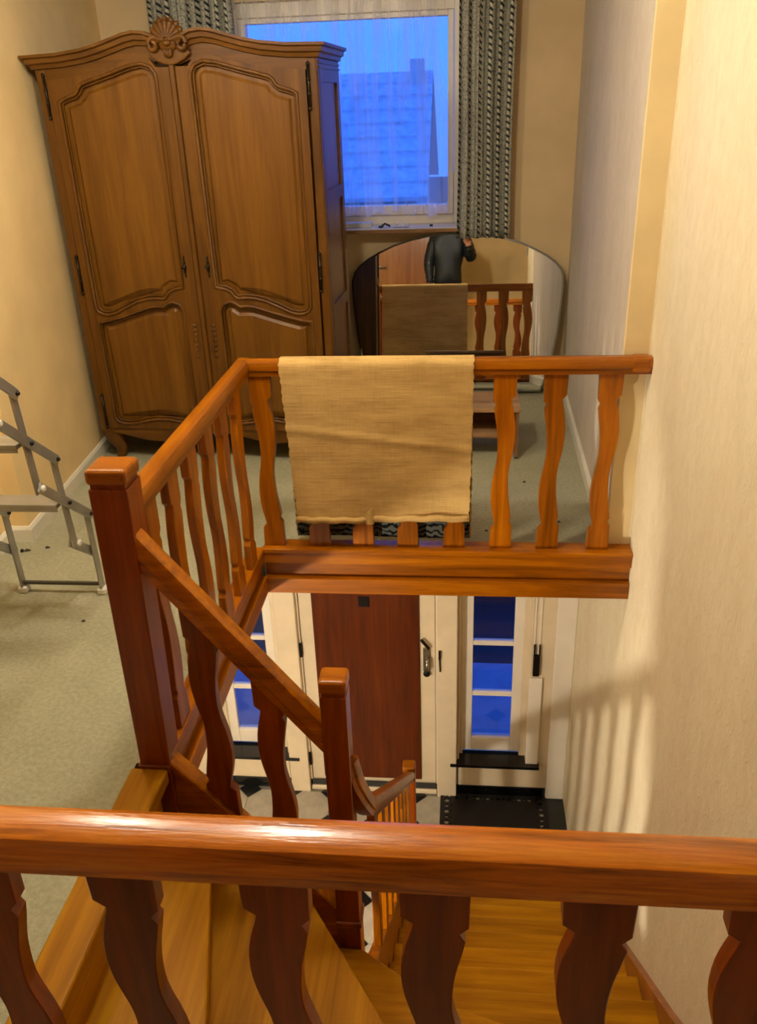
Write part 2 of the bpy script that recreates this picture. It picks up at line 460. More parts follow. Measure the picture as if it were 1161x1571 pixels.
# front wall of the hall: openings for two side windows and the door
wl = MB()
ZT = -0.18
def hallwin(xc0, xc1): return xc0, xc1
RW = (-0.005, 0.475); LW = (-1.675, -1.195); DO = (-1.06, -0.14)
WB, WT = -2.36, -0.55
for a, b, z0, z1 in [(-3.4, LW[0], ZH, ZT), (LW[1], DO[0], ZH, ZT), (DO[1], RW[0], ZH, ZT), (RW[1], XR, ZH, ZT),
                     (LW[0], LW[1], ZH, WB), (LW[0], LW[1], WT, ZT), (RW[0], RW[1], ZH, WB), (RW[0], RW[1], WT, ZT), (DO[0], DO[1], -0.5, ZT)]:
    wl.box(a, b, YD, YD + 0.28, z0, z1)
struct(ob('wall_hall_front', wl, CREAMP), 'cream painted front wall of the hall with door and side windows', 'wall')
M_FROST = glass_mat('hall_pane_glass', (0.80, 0.86, 1.0, 1))
def side_window(nm, x0, x1, p0, p1, label, mir):
    """x0..x1 opening, p0..p1 pane"""
    Y0 = YD + 0.085
    w_ = MB()
    w_.box(p0 - 0.065, p0, Y0, Y0 + 0.05, WB + 0.03, WT); w_.box(p1, p1 + 0.065, Y0, Y0 + 0.05, WB + 0.03, WT)
    w_.box(p0, p1, Y0, Y0 + 0.05, WB + 0.03, -2.214); w_.box(p0, p1, Y0, Y0 + 0.05, -0.63, WT)
    root = struct(ob(nm, w_.mesh(nm, 0.006, 2), WHITE), label, 'window')
    zs = [-2.214, -1.843, -1.43, -1.03, -0.63]
    for k, z in enumerate(zs[1:-1]):
        ob('glazing_bar', MB().box(p0, p1, Y0 + 0.004, Y0 + 0.045, z - 0.017, z + 0.017).mesh('glazing_bar', 0.004), WHITE, root)
    for k in range(4):
        ob('pane', MB().box(p0, p1, Y0 + 0.024, Y0 + 0.028, zs[k] + (0.017 if k else 0), zs[k+1] - (0.017 if k < 3 else 0)), M_FROST, root)
    # stepped outer frame between reveal and sash
    for s, xa, xb in ((0, x0, p0 - 0.062), (1, p1 + 0.062, x1)):
        f_ = MB(); f_.box(xa, xb, Y0 - 0.02, Y0 + 0.07, WB, WT)
        e = 0.012
        f_.box((xa if s == 0 else xb - e), (xa + e if s == 0 else xb), YD + 0.005, Y0 - 0.02, WB, WT)
        ob('outer_frame', f_.mesh('outer_frame', 0.004), CREAMP, root)
    sl = MB().box(x0 - 0.05, x1 + 0.08, YD - 0.055, Y0 + 0.02, WB - 0.012, WB + 0.012)
    ob('window_sill', sl.mesh('window_sill', 0.005, 2), plain('black_marble_' + nm, (16, 16, 18), 0.08, 0.2), root)
    return root
w2 = side_window('window_2', RW[0], RW[1], 0.092, 0.358, 'narrow white hall window right of the front door', 1)
w3 = side_window('window_3', LW[0], LW[1], -1.57, -1.308, 'narrow white hall window left of the front door', -1)
# shutter strap guide right of the right window
st = thing('shutter_strap', 'white roller shutter strap guide with dark winder box beside hall window', 'shutter strap', (0.5, YD, WB))
ob('guide_board', MB().box(0.462, 0.545, YD - 0.022, YD + 0.0, WB + 0.012, -1.62).mesh('guide_board', 0.004), WHITE, st)
ob('winder_box', MB().box(0.478, 0.520, YD - 0.03, YD, -1.60, -1.44).mesh('winder_box', 0.004), M_IRON, st)
ob('strap_clip', MB().box(0.478, 0.488, YD - 0.02, YD, -1.44, -1.36).box(0.512, 0.520, YD - 0.02, YD, -1.44, -1.36), M_IRON, st)
ob('strap', MB().box(0.474, 0.486, YD - 0.008, YD, -1.44, -0.42), WHITE, st)
ob('strap', MB().box(0.508, 0.520, YD - 0.008, YD, -1.44, -0.42), WHITE, st)
# posts, corner plank, skirting tiles
def trim(nm, b, mat, label, bev=0.006):
    return struct(box(nm, b, mat, None, bev, 2), label, 'trim')
trim('trim_3', (-0.145, -0.012, YD - 0.045, YD, ZH, ZT), CREAMP, 'cream post right of the front door')
trim('trim_4', (-1.19, -1.055, YD - 0.045, YD, ZH, ZT), CREAMP, 'cream post left of the front door')
trim('trim_5', (0.612, XR, YD - 0.03, YD, ZH + 0.01, -0.98), WHITE, 'white corner plank right of the hall window')
trim('trim_6', (0.0, 0.61, YD - 0.012, YD, ZH + 0.09, WB - 0.012), CREAMP, 'cream panel below the hall window')
trim('trim_7', (-1.75, -1.2, YD - 0.012, YD, ZH + 0.09, WB - 0.012), CREAMP, 'cream panel below the left hall window')
sk = struct(ob('baseboard_hall', MB().box(-3.4, 0.61, YD - 0.004, YD, ZH, ZH + 0.085), plain('skirting_grout', (52, 50, 46), 0.8)), 'black tile skirting in the hall', 'baseboard')
me_s = MB().box(-0.098, 0.098, -0.012, -0.003, 0.002, 0.084).mesh('skirting_tile', 0.002)
for x in (0.095, 0.295, 0.495, -1.31, -1.51, -1.71):
    ob('skirting_tile', me_s, M_BLACK, sk, (x, YD, ZH))
# front door
dr = struct(box('door_1', (-1.04, -0.156, YD + 0.015, YD + 0.06, ZH + 0.03, -0.52), CREAMP, None, 0.004), 'white front door with a brown veneer panel', 'door')
box('veneer_panel', (-0.952, -0.258, YD - 0.002, YD + 0.016, ZH + 0.115, -0.6), W_DOOR, dr, 0.004)
box('threshold', (-1.05, -0.15, YD - 0.02, YD + 0.06, ZH, ZH + 0.035), CREAMP, dr, 0.004)
jb = MB(); jb.box(-1.062, -1.043, YD - 0.004, YD + 0.07, ZH, -0.5); jb.box(-0.153, -0.138, YD - 0.004, YD + 0.07, ZH, -0.5)
ob('door_jamb', jb, CREAMP, dr)
vp = MB().box(-0.645, -0.575, YD - 0.008, YD - 0.002, -1.105, -1.03)
for k in range(4): vp.box(-0.64 + k * 0.017, -0.632 + k * 0.017, YD - 0.011, YD - 0.007, -1.10, -1.035)
ob('peephole_plate', vp.mesh('peephole_plate', 0.001), M_IRON, dr)
lv = MB(); lv.box(-0.235, -0.19, YD - 0.004, YD + 0.016, -1.60, -1.42)
ob('lock_plate', lv.mesh('lock_plate', 0.003), plain('aged_steel', (150, 140, 120), 0.35, 0.1, metal=0.9), dr)
ob('door_handle', MB().lathe([(0.012, 0), (0.012, -0.05)], (-0.207, YD - 0.004, -1.49), 10, 'Y').tube([(-0.207, YD - 0.05, -1.49), (-0.207, YD - 0.052, -1.56)], 0.011).mesh('door_handle', smooth=True), M_CHROME, dr)
ob('keyhole', MB().lathe([(0.023, 0), (0.023, -0.012), (0.012, -0.016)], (-0.212, YD - 0.002, -1.615), 12, 'Y'), M_IRON, dr)
ob('door_chain', MB().tube([(-0.245, YD - 0.02, -1.34), (-0.195, YD - 0.022, -1.405)], 0.011, 8), M_IRON, dr)
ob('latch_slide', MB().box(-0.132, -0.118, YD - 0.065, YD - 0.045, -1.46, -1.40).tube([(-0.125, YD - 0.055, -1.46), (-0.122, YD - 0.055, -1.56)], 0.005), M_IRON, dr)
for z in (-1.45, -2.38): ob('door_hinge', MB().tube([(-1.045, YD - 0.008, z - 0.055), (-1.045, YD - 0.008, z + 0.055)], 0.009), M_IRON, dr)
# doormat with lacy pierced border
holes = []
def circ(x, y, r, n=7): return [(x + r * math.cos(2*PI*i/n), y + r * math.sin(2*PI*i/n)) for i in range(n)]
for sx in (-1, 1):
    for y0, rr in ((0.15, 0.019), (0.10, 0.014), (0.05, 0.019), (0.0, 0.014), (-0.05, 0.019), (-0.10, 0.014)):
        holes.append(circ(sx * 0.325, y0, rr))
    for y0 in (0.18, 0.12, 0.06, 0.0, -0.06): holes.append(circ(sx * 0.295, y0 - 0.012, 0.007, 6))
for k in range(-8, 9):
    if abs(k) < 8: holes.append(circ(k * 0.036, 0.182, 0.016 if k % 2 else 0.010))
for sx in (-1, 1):
    holes.append([(sx*x, y) for x, y in ((0.302, 0.180), (0.296, 0.205), (0.315, 0.213), (0.345, 0.205), (0.340, 0.185), (0.325, 0.198))][::sx])
mat_ = ob('doormat', fill_plate([(-0.37, -0.22), (0.37, -0.22), (0.37, 0.22), (-0.37, 0.22)], holes, lambda q, t: (q[0], q[1], t), 0.0, 0.012, 'doormat'),
          plain('black_rubber', (12, 11, 10), 0.6, 0.2, 40, 0.3, 200), None, (0.248, 4.355, ZH + 0.005))
tag(mat_, 'black rubber doormat with a pierced lacy border below the hall window', 'doormat')
ob('slate_slab', MB().box(0.605, XR, 2.6, YD - 0.01, ZH, ZH + 0.006), plain('dark_slate', (44, 46, 46), 0.5), floor_hall)

# ------------------------------------------------------------------ balustrades
PROF = [(0, -1), (.145, -.96), (.168, -.70), (.192, -.87), (.243, -.76), (.30, -.62), (.35, -.54), (.41, -.50), (.457, -.52), (.5, -.61), (.529, -.70),
        (.6, -.90), (.671, -.99), (.743, -.94), (.80, -.79), (.84, -.65), (.862, -.60), (.885, -.95), (1, -1)]
def smooth_prof():
    out = []
    for i in range(len(PROF)):
        out.append(PROF[i])
        if 3 <= i <= 15:
            p0, p1, p2, p3 = PROF[max(3, i - 1)], PROF[i], PROF[i + 1], PROF[min(16, i + 2)]
            for t in (0.5,):
                f = lambda k: 0.5 * (2 * p1[k] + (p2[k] - p0[k]) * t + (2 * p0[k] - 5 * p1[k] + 4 * p2[k] - p3[k]) * t * t + (3 * p1[k] - p0[k] - 3 * p2[k] + p3[k]) * t ** 3)
                out.append((f(0), f(1)))
    return out
PROF = smooth_prof()
def baluster(name, H, W=0.094, T=0.03, flip=1, top_slope=0.0, bot_slope=0.0):
    """flat sawn baluster, origin bottom centre; width along local X, thickness along Y. Outline repeats when turned half round."""
    hw = W / 2
    left = [(x * hw * 1.0, H * (1 - u)) for u, x in PROF]
    right = [(-x * hw, H * u) for u, x in PROF]              # bottom to top by half-turn symmetry
    pts = left + right
    pts = [(x * flip, z) for x, z in pts]
    out = []
    for x, z in pts:
        if abs(z - H) < 1e-6: z += top_slope * x
        if abs(z) < 1e-6: z += bot_slope * x
        out.append((x, z))
    mb = MB().prism(out, lambda q, t: (q[0], t, q[1]), -T / 2, T / 2)
    me = bpy.data.meshes.new(name); me.from_pydata(mb.v, [], mb.f)
    bm = bmesh.new(); bm.from_mesh(me); bmesh.ops.recalc_face_normals(bm, faces=bm.faces[:])
    es = [e for e in bm.edges if len(e.link_faces) == 2 and any(len(f.verts) > 4 for f in e.link_faces)]
    bmesh.ops.bevel(bm, geom=es, offset=0.0022, segments=1, profile=0.5, affect='EDGES')
    bm.to_mesh(me); bm.free()
    return me
def rail_prof(wd=0.064, h=0.066):
    a = wd / 2
    return [(-a * .78, -h), (a * .78, -h), (a * .82, -h * .72), (a, -h * .62), (a, -h * .22), (a * .80, -h * .06), (a * .5, 0), (-a * .5, 0), (-a * .80, -h * .06), (-a, -h * .22), (-a, -h * .62), (-a * .82, -h * .72)]
me_bal = baluster('baluster', RT - 0.064 - 0.034, flip=1)
ZK = 0.034

# far balustrade
fb = thing('balustrade', 'far balustrade across the landing with a burlap cloth hung over its rail', 'balustrade', (0, YF, 0))
ob('handrail', MB().sweep([(XL - 0.03, YF, RT), (XR - 0.0, YF, RT)], rail_prof()).mesh('handrail', smooth=True, ang=0.6), W_RX, fb)
box('rail_end_block', (0.655, XR, YF - 0.034, YF + 0.034, RT - 0.062, RT + 0.003), W_RX, fb, 0.018, 3)
for x in (-0.825, -0.62, -0.426, -0.229, -0.027, 0.174, 0.374, 0.588):
    ob('baluster', me_bal, W_RZ, fb, (x, YF, ZK))
def strip(nm, parent, y0, y1, z0, z1, x0=XL, x1=XR):
    return box(nm, (x0, x1, y0, y1, z0, z1), W_RX, parent, 0.004, 2)
strip('kerb_cap', fb, YF - 0.052, YF + 0.05, 0.012, ZK)
strip('fascia_board', fb, YF - 0.046, YF + 0.02, -0.040, 0.014)
strip('fascia_board', fb, YF - 0.018, YF + 0.02, -0.118, -0.038)
strip('fascia_moulding', fb, YF - 0.048, YF + 0.02, -0.194, -0.116)

# left balustrade between the newel post and the far corner
lb = thing('balustrade', 'left balustrade running from the newel post to the far rail corner', 'balustrade', (XL, 2.6, 0))
XLC = XL - 0.012
ob('handrail', MB().sweep([(XLC, 1.96, RT - 0.0008), (XLC, YF + 0.03, RT - 0.0008)], rail_prof()).mesh('handrail', smooth=True, ang=0.6), W_RY, lb)
for y in (2.10, 2.30, 2.50, 2.70, 2.90, 3.11):
    ob('baluster', me_bal, W_RZ, lb, (XLC, y, ZK), (0, 0, -PI / 2))
def stripy(nm, parent, x0, x1, z0, z1, y0=1.93, y1=YF - 0.03):
    return box(nm, (x0, x1, y0, y1, z0, z1), W_RY, parent, 0.004, 2)
stripy('kerb_cap', lb, XL - 0.065, XL + 0.008, 0.012, ZK)
stripy('fascia_board', lb, XL - 0.03, XL + 0.004, -0.045, 0.014)
stripy('fascia_board', lb, XL - 0.03, XL - 0.018, -0.115, -0.043)
stripy('fascia_moulding', lb, XL - 0.03, XL + 0.008, -0.194, -0.112)

# near balustrade in front of the camera
nb = thing('balustrade', 'near balustrade in the foreground with a glossy worn handrail', 'balustrade', (0, YN, ZP))
ob('handrail', MB().sweep([(-2.05, YN, RT), (XR + 0.03, YN, RT), ], rail_prof(0.078, 0.074)).mesh('handrail', smooth=True, ang=0.6),
   wood('worn_handrail_wood', OD, (200, 112, 8), (222, 142, 30), 'X', 0.2, 2.2, 0.4, 0.02, 0.22, 0, 0.4), nb)
me_bn = baluster('baluster_short', RT - 0.07 - ZP - 0.03, W=0.104, T=0.032, flip=-1)
for x in (-1.86, -1.63, -1.40, -1.165, -0.935, -0.720, -0.497, -0.266, -0.032, 0.200, 0.428, 0.655):
    ob('baluster', me_bn, W_POST, nb, (x, YN, ZP + 0.03))
box('kerb_cap', (-2.05, XR, YN - 0.05, YN + 0.05, ZP, ZP + 0.03), W_RX, nb, 0.004, 2)
box('fascia_board', (-0.985, XR, 0.83, 0.90, -0.25, ZP), W_RX, nb, 0.004)

# ------------------------------------------------------------------ staircase
stc = thing('staircase', 'varnished wooden winder staircase going down to the hall', 'staircase', (-0.3, 1.86, ZH))
YA = 1.925
E = [((-0.88, 1.91), (-0.88, 0.90)), ((-0.768, YA), (-0.512, 0.90)), ((-0.59, YA), (-0.16, 0.90)), ((-0.478, YA), (0.235, 0.90)),
     ((-0.31, 1.90), (XR, 1.22)), ((-0.27, 1.92), (XR, 1.64)), ((-0.27, 2.045), (XR, 2.045))]
for n in range(7, 14): E.append(((-0.27, 2.272 + (n - 7) * 0.228), (XR, 2.272 + (n - 7) * 0.228)))
box('landing_nosing', (-0.992, -0.878, 0.90, 1.905, -0.045, 0.006), W_TR, stc, 0.008, 3)
def shift(e, d):
    (ax, ay), (bx, by) = e
    t = Vector((bx - ax, by - ay)).normalized(); nrm = Vector((-t.y, t.x)) * d   # left of direction a->b
    return (ax + nrm.x, ay + nrm.y), (bx + nrm.x, by + nrm.y)
for n in range(1, 14):
    z = -RISE * n
    a0, a1 = shift(E[n - 1], -0.03); b0, b1 = E[n]
    # which way is "forward": the nosing E[n] lies ahead of E[n-1]
    poly = [a0, a1]
    if n == 4: poly.append((XR, 0.90))
    poly += [b1, b0]
    clip = [(min(x, XR - 0.001), y) for x, y in poly]
    ob('tread', MB().prism(clip, lambda q, t: (q[0], q[1], t), z - 0.036, z).mesh('tread', 0.006, 2), W_TR if n < 4 else W_TX, stc)
    c0, c1 = shift(E[n], -0.02); d0, d1 = shift(E[n], -0.034)
    zz = -RISE * (n + 1) if n < 13 else ZH
    ob('riser', MB().prism([(min(q[0], XR - 0.002), q[1]) for q in (c0, c1, d1, d0)], lambda q, t: (q[0], q[1], t), zz, z - 0.036), W_TX, stc)
# first riser under the nosing
box('riser', (-0.91, -0.897, 0.90, 1.86, -RISE, -0.045), W_TR, stc)
# strings
top = [(0.90, -0.46), (1.25, -0.57), (1.50, -0.68), (1.72, -0.83), (1.92, -1.0), (2.2, -1.22), (2.627, -1.56), (3.2, -2.03), (3.70, -2.44), (3.78, -2.62)]
sp = top + [(3.78, ZH), (3.2, -2.35), (2.627, -1.93), (1.92, -1.40), (1.25, -0.96), (0.90, -0.9)]
ob('wall_string', MB().prism(sp, lambda q, t: (t, q[0], q[1]), XR - 0.028, XR - 0.001), wood('string_wood', (120, 66, 26), (156, 92, 42), (176, 112, 56), 'Y'), stc)
YS = 1.945
def zr(x): return 0.792 - 1.318 * (x + 0.850)
sp = [(-0.88, 0.0), (-0.78, -0.10), (-0.39, -0.60), (-0.39, -0.92), (-0.88, -0.40)]
ob('upper_string', MB().prism(sp, lambda q, t: (q[0], t, q[1]), YS - 0.02, YS + 0.02).mesh('upper_string', 0.004), W_RX, stc)
capm = MB().sweep([(-0.875, YS, 0.025), (-0.78, YS, -0.085), (-0.39, YS, -0.583)], [(-.03, -.02), (.03, -.02), (.03, 0), (-.03, 0)])
ob('string_cap', capm.mesh('string_cap', 0.004), W_RX, stc)
fs_ = [(1.90, -0.83), (2.0, -0.90), (3.72, -2.36), (3.72, ZH), (3.35, ZH), (1.90, -1.38)]
ob('flight_string', MB().prism(fs_, lambda q, t: (t, q[0], q[1]), -0.31, -0.27).mesh('flight_string', 0.003), W_RY, stc)
sof = [(1.9, -1.40), (3.35, ZH), (3.33, ZH), (1.88, -1.42)]
ob('soffit', MB().prism(sof, lambda q, t: (t, q[0], q[1]), -0.31, XR - 0.03), WHITE, stc)
ob('soffit', MB().prism([(-0.88, -0.45), (-0.39, -0.97), (-0.39, -0.99), (-0.88, -0.47)], lambda q, t: (q[0], t, q[1]), 0.9, YS), WHITE, stc)

# upper stair balustrade with the two newel posts
ub = thing('stair_balustrade', 'steep stair balustrade between the tall newel post and the lower square post', 'balustrade', (-0.6, YS, -0.4))
def taper_box(b0, b1, z0, z1):
    """b = (x0, x1, y0, y1) at the bottom and at the top"""
    vs = [(x, y, z0) for y in b0[2:] for x in b0[:2]] + [(x, y, z1) for y in b1[2:] for x in b1[:2]]
    return MB().add(vs, [(0, 2, 3, 1), (4, 5, 7, 6), (0, 1, 5, 4), (2, 6, 7, 3), (0, 4, 6, 2), (1, 3, 7, 5)])
def grow(b, d): return (b[0] - d, b[1] + d, b[2] - d, b[3] + d)
def newel(b0, b1, z0, z1, parent, collar=None):
    p = ob('newel_post', taper_box(b0, b1, z0, z1 - 0.055).mesh('newel_post', 0.004, 2), W_POST, parent)
    ob('newel_neck', taper_box(grow(b1, -.006), grow(b1, -.006), z1 - 0.06, z1 - 0.03), W_POST, p)
    g = grow(b1, .003)
    ob('newel_cap', taper_box(g, g, z1 - 0.044, z1).mesh('newel_cap', 0.012, 3), W_RX, p)
    if collar is not None:
        g = grow(b0, .006)
        ob('newel_collar', taper_box(g, g, collar - 0.013, collar + 0.013).mesh('newel_collar', 0.006, 2), W_POST, p)
    return p
newel((-0.967, -0.877, 1.91, 2.0), (-0.957, -0.852, 1.91, 2.012), -0.30, 0.987, ub, 0.0)
newel((-0.394, -0.318, YS - 0.038, YS + 0.038), (-0.394, -0.318, YS - 0.038, YS + 0.038), -0.92, 0.345, ub, -0.645)
def plumb_rail(x0, x1, y, prof, kz):
    vs = []
    for x in (x0, x1):
        vs += [(x, y + q[0], zr(x) + q[1] * kz) for q in prof]
    k = len(prof)
    return MB().add(vs, [(j, (j + 1) % k, k + (j + 1) % k, k + j) for j in range(k)] + [tuple(range(k)), tuple(range(k, 2 * k))])
ob('handrail', plumb_rail(-0.862, -0.385, YS, rail_prof(0.064, 0.074), 1.6).mesh('handrail', smooth=True, ang=0.6), W_RX, ub)
for xc in (-0.728, -0.548):
    H = 0.74; zt = zr(xc) - 0.075
    ob('baluster', baluster('stair_baluster', H, W=0.098, T=0.032, flip=-1, top_slope=-1.32, bot_slope=-1.32), W_POST, ub, (xc, YS, zt - H))

# balustrade of the lower flight
fbz = thing('stair_balustrade', 'lower flight balustrade with swooping handrail going down to the hall', 'balustrade', (-0.29, 2.8, ZH))
sl = -0.867
path = [(-0.322, 1.984, 0.02), (-0.308, 1.985, -0.06), (-0.294, 1.995, -0.125), (-0.287, 2.02, -0.18), (-0.285, 2.07, -0.235), (-0.285, 2.15, -0.305)]
path += [(-0.285, y, -0.305 + sl * (y - 2.15)) for y in (2.4, 2.8, 3.2, 3.6, 3.84)]
ob('handrail', MB().sweep(path, rail_prof(0.058, 0.06), up=(0, 0.35, 1)).mesh('handrail', smooth=True, ang=0.6), W_RY, fbz)
me_fl = baluster('flight_baluster', 0.80, W=0.085, T=0.028, flip=1, top_slope=0.82, bot_slope=0.82)
for k in range(8):
    y = 2.10 + k * 0.21
    ob('baluster', me_fl, W_RZ, fbz, (-0.285, y, -0.305 + sl * (y - 2.15) - 0.07 - 0.80), (0, 0, -PI / 2))
newel((-0.326, -0.254, 3.834, 3.906), (-0.326, -0.254, 3.834, 3.906), ZH, -1.74, fbz)

# ------------------------------------------------------------------ wardrobe (built in its own frame: u right, z up, front at y=0, back at +y)
WA = math.radians(-2.5)
wu = 0.608
W0 = (-1.955 + wu * math.cos(WA), 4.36 + wu * math.sin(WA), 0)
wr = thing('wardrobe', 'large two-door oak wardrobe with shell crest and carved panels', 'wardrobe', W0, None, WA)
def wob(name, me, mat, parent=None):
    o = ob(name, me, mat, None); o.parent = parent or wr
    return o
HW, DP = 0.682, 0.55
crest = [(0, 2.097), (.03, 2.097), (.075, 2.112), (.11, 2.126), (.16, 2.131), (.21, 2.123), (.281, 2.103), (.35, 2.084), (.43, 2.068), (.549, 2.055), (HW, 2.050)]
top_full = [(-x, z) for x, z in crest[:0:-1]] + crest
def topz(x):
    x = abs(x)
    for (a, za), (b, zb) in zip(crest, crest[1:]):
        if a <= x <= b: return za + (zb - za) * (x - a) / (b - a)
    return crest[-1][1]
# carcass
for s in (-1, 1):
    xa, xb = sorted((s * HW, s * (HW - 0.05)))
    wob('corner_stile', MB().box(xa, xb, 0.0, 0.05, 0.17, 2.0).mesh('corner_stile', 0.012, 3), W_OAK)
    xs = s * (HW - 0.008)
    sd = MB()
    xa, xb = sorted((s * HW, s * (HW - 0.022)))
    sd.box(xa, xb, 0.05, 0.10, 0.17, 2.0); sd.box(xa, xb, DP - 0.06, DP, 0.17, 2.0)
    for z0, z1 in ((0.17, 0.26), (0.80, 0.86), (1.36, 1.42), (1.90, 2.0)): sd.box(xa, xb, 0.10, DP - 0.06, z0, z1)
    wob('side_frame', sd.mesh('side_frame'), W_OAK)
    xa, xb = sorted((s * (HW - 0.010), s * (HW - 0.022)))
    for z0, z1 in ((0.26, 0.80), (0.86, 1.36), (1.42, 1.90)):
        wob('side_panel', MB().box(xa, xb, 0.09, DP - 0.05, z0, z1), W_OAKP)
wob('back_panel', MB().box(-HW + 0.02, HW - 0.02, DP - 0.015, DP, 0.17, 2.0), W_OAK)
wob('top_board', MB().box(-HW + 0.01, HW - 0.01, 0.05, DP, 1.99, 2.01), W_OAK)
wob('bottom_board', MB().box(-HW + 0.01, HW - 0.01, 0.03, DP, 0.165, 0.19), W_OAK)
# frieze above the doors and base apron, both shaped
n_ = 40
xs = [-HW + 2 * HW * i / n_ for i in range(n_ + 1)]
fr = [(x, topz(x) - 0.03) for x in xs] + [(x, topz(x) - 0.105) for x in reversed(xs)]
wob('frieze', MB().prism(fr, lambda q, t: (q[0], t, q[1]), 0.004, 0.05), W_OAKX)
ap = [(x, 0.205) for x in xs] + [(x, 0.150 + 0.028 * math.cos(x / HW * PI * 2.0) * (1 if abs(x) < HW * 0.95 else 1)) for x in reversed(xs)]
wob('apron', MB().prism(ap, lambda q, t: (q[0], t, q[1]), -0.004, 0.04).mesh('apron', 0.004), W_OAKX)
# cornice: stepped moulding swept along the curved top and back along the sides
cp = [(0.0, -0.055), (0.012, -0.052), (0.016, -0.036), (0.030, -0.030), (0.032, -0.012), (0.046, -0.006), (0.046, 0.006), (0.0, 0.006)]
cm = MB()
path = [(x, 0.0, z) for x, z in top_full]
rings = []
for i, (x, y, z) in enumerate(path):
    e = 0.0
    rings.append([(x + (math.copysign(q[0], x) if i in (0, len(path) - 1) else 0), y - q[0], z + q[1]) for q in cp])
ends = [[(-HW - q[0], DP, 2.050 + q[1]) for q in cp]] + rings + [[(HW + q[0], DP, 2.050 + q[1]) for q in cp]]
k = len(cp); vs = [v for r in ends for v in r]; fs = []
for i in range(len(ends) - 1):
    for j in range(k):
        fs.append((i * k + j, i * k + (j + 1) % k, (i + 1) * k + (j + 1) % k, (i + 1) * k + j))
fs += [tuple(range(k)), tuple((len(ends) - 1) * k + j for j in range(k))]
cm.add(vs, fs)
wob('cornice', cm.mesh('cornice', ang=0.5), W_OAKX)
# side bead lines below the cornice
for s in (-1, 1):
    for z in (1.955, 1.975):
        wob('side_bead', MB().box(*(sorted((s * HW, s * (HW + 0.006)))), 0.03, DP, z, z + 0.008), W_OAK)
# shell crest
sh = MB()
for i in range(9):
    a = math.radians(-78 + 156 * i / 8)
    L_ = 0.072 + 0.018 * math.cos(a)
    tip = Vector((math.sin(a) * L_, -0.030, 2.092 + math.cos(a) * L_)); b0 = Vector((0, -0.045, 2.088))
    ax = (tip - b0)
    for t, r in [(0.2 + 0.0625 * q, .007 + .009 * min(1, (0.2 + .0625 * q) * 1.15) - (0.004 if q == 12 else 0)) for q in range(13)]:
        c = b0 + ax * t; sh.ball((c.x, c.y + 0.006 * (t > .8), c.z), r, 0.014, r, 8, 6)
sh.ball((0, -0.03, 2.09), 0.05, 0.016, 0.05, 12, 8)
wob('shell_crest', sh.mesh('shell_crest', smooth=True), W_OAKX)
for s in (-1, 1):
    pts = []
    for i in range(22):
        t = i / 21.0; a = 0.3 + t * 2 * PI * 1.25; r = 0.034 * (1 - 0.72 * t)
        pts.append((s * (0.066 - r * math.cos(a) * 0.9), -0.036 - 0.01 * t, 2.074 + r * math.sin(a)))
    wob('scroll', MB().tube(pts, 0.0115, 7).mesh('scroll', smooth=True), W_OAKX)
lf = MB(); lf.ball((0, -0.045, 2.078), 0.022, 0.014, 0.014, 10, 6)
for i in range(5):
    a = math.radians(-50 + 25 * i); lf.ball((math.sin(a) * 0.02, -0.04, 2.052 - math.cos(a) * 0.014), 0.007, 0.01, 0.02, 7, 5)
wob('leaf_carving', lf.mesh('leaf_carving', smooth=True), W_OAKX)
bo = [(-0.10, 2.035), (-0.07, 2.012), (-0.03, 1.995), (0, 1.990), (0.03, 1.995), (0.07, 2.012), (0.10, 2.035), (0.08, 2.06), (-0.08, 2.06)]
wob('crest_block', MB().prism(bo, lambda q, t: (q[0], t, q[1]), -0.026, 0.01).mesh('crest_block', 0.006, 2), W_OAKX)
# doors (right one drawn, left one mirrored)
UP = [(.085, 1.93), (.088, 1.957), (.107, 1.985), (.15, 2.0), (.213, 1.991), (.314, 1.962), (.40, 1.940), (.455, 1.925), (.470, 1.913), (.480, 1.895), (.50, 1.880), (.551, 1.866), (.578, 1.852),
      (.578, 0.875), (.565, .855), (.540, .844), (.514, .842), (.47, .852), (.41, .882), (.34, .912), (.281, .925), (.235, .927), (.2, .924), (.184, .935), (.172, .955), (.14, .972), (.09, .980)]
LO = [(.104, .86), (.12, .887), (.153, .9), (.18, .893), (.204, .874), (.24, .877), (.276, .874), (.36, .848), (.45, .821), (.52, .803), (.577, .796),
      (.577, .265), (.565, .245), (.54, .236), (.50, .232), (.45, .237), (.39, .252), (.33, .262), (.26, .258), (.195, .247), (.14, .24), (.112, .25), (.104, .27)]
def inset(poly, d):
    n = len(poly); out = []
    ar = sum(poly[i][0] * poly[(i + 1) % n][1] - poly[(i + 1) % n][0] * poly[i][1] for i in range(n))
    sg = 1 if ar > 0 else -1
    for i in range(n):
        a = Vector(poly[i - 1]); b = Vector(poly[i]); c = Vector(poly[(i + 1) % n])
        t = ((b - a).normalized() + (c - b).normalized()).normalized()
        nr = Vector((-t.y, t.x)) * sg
        out.append((b.x + nr.x * d, b.y + nr.y * d))
    return out
M_ESC = plain('dark_brass_iron', (44, 34, 20), 0.4, 0.2, metal=0.7)
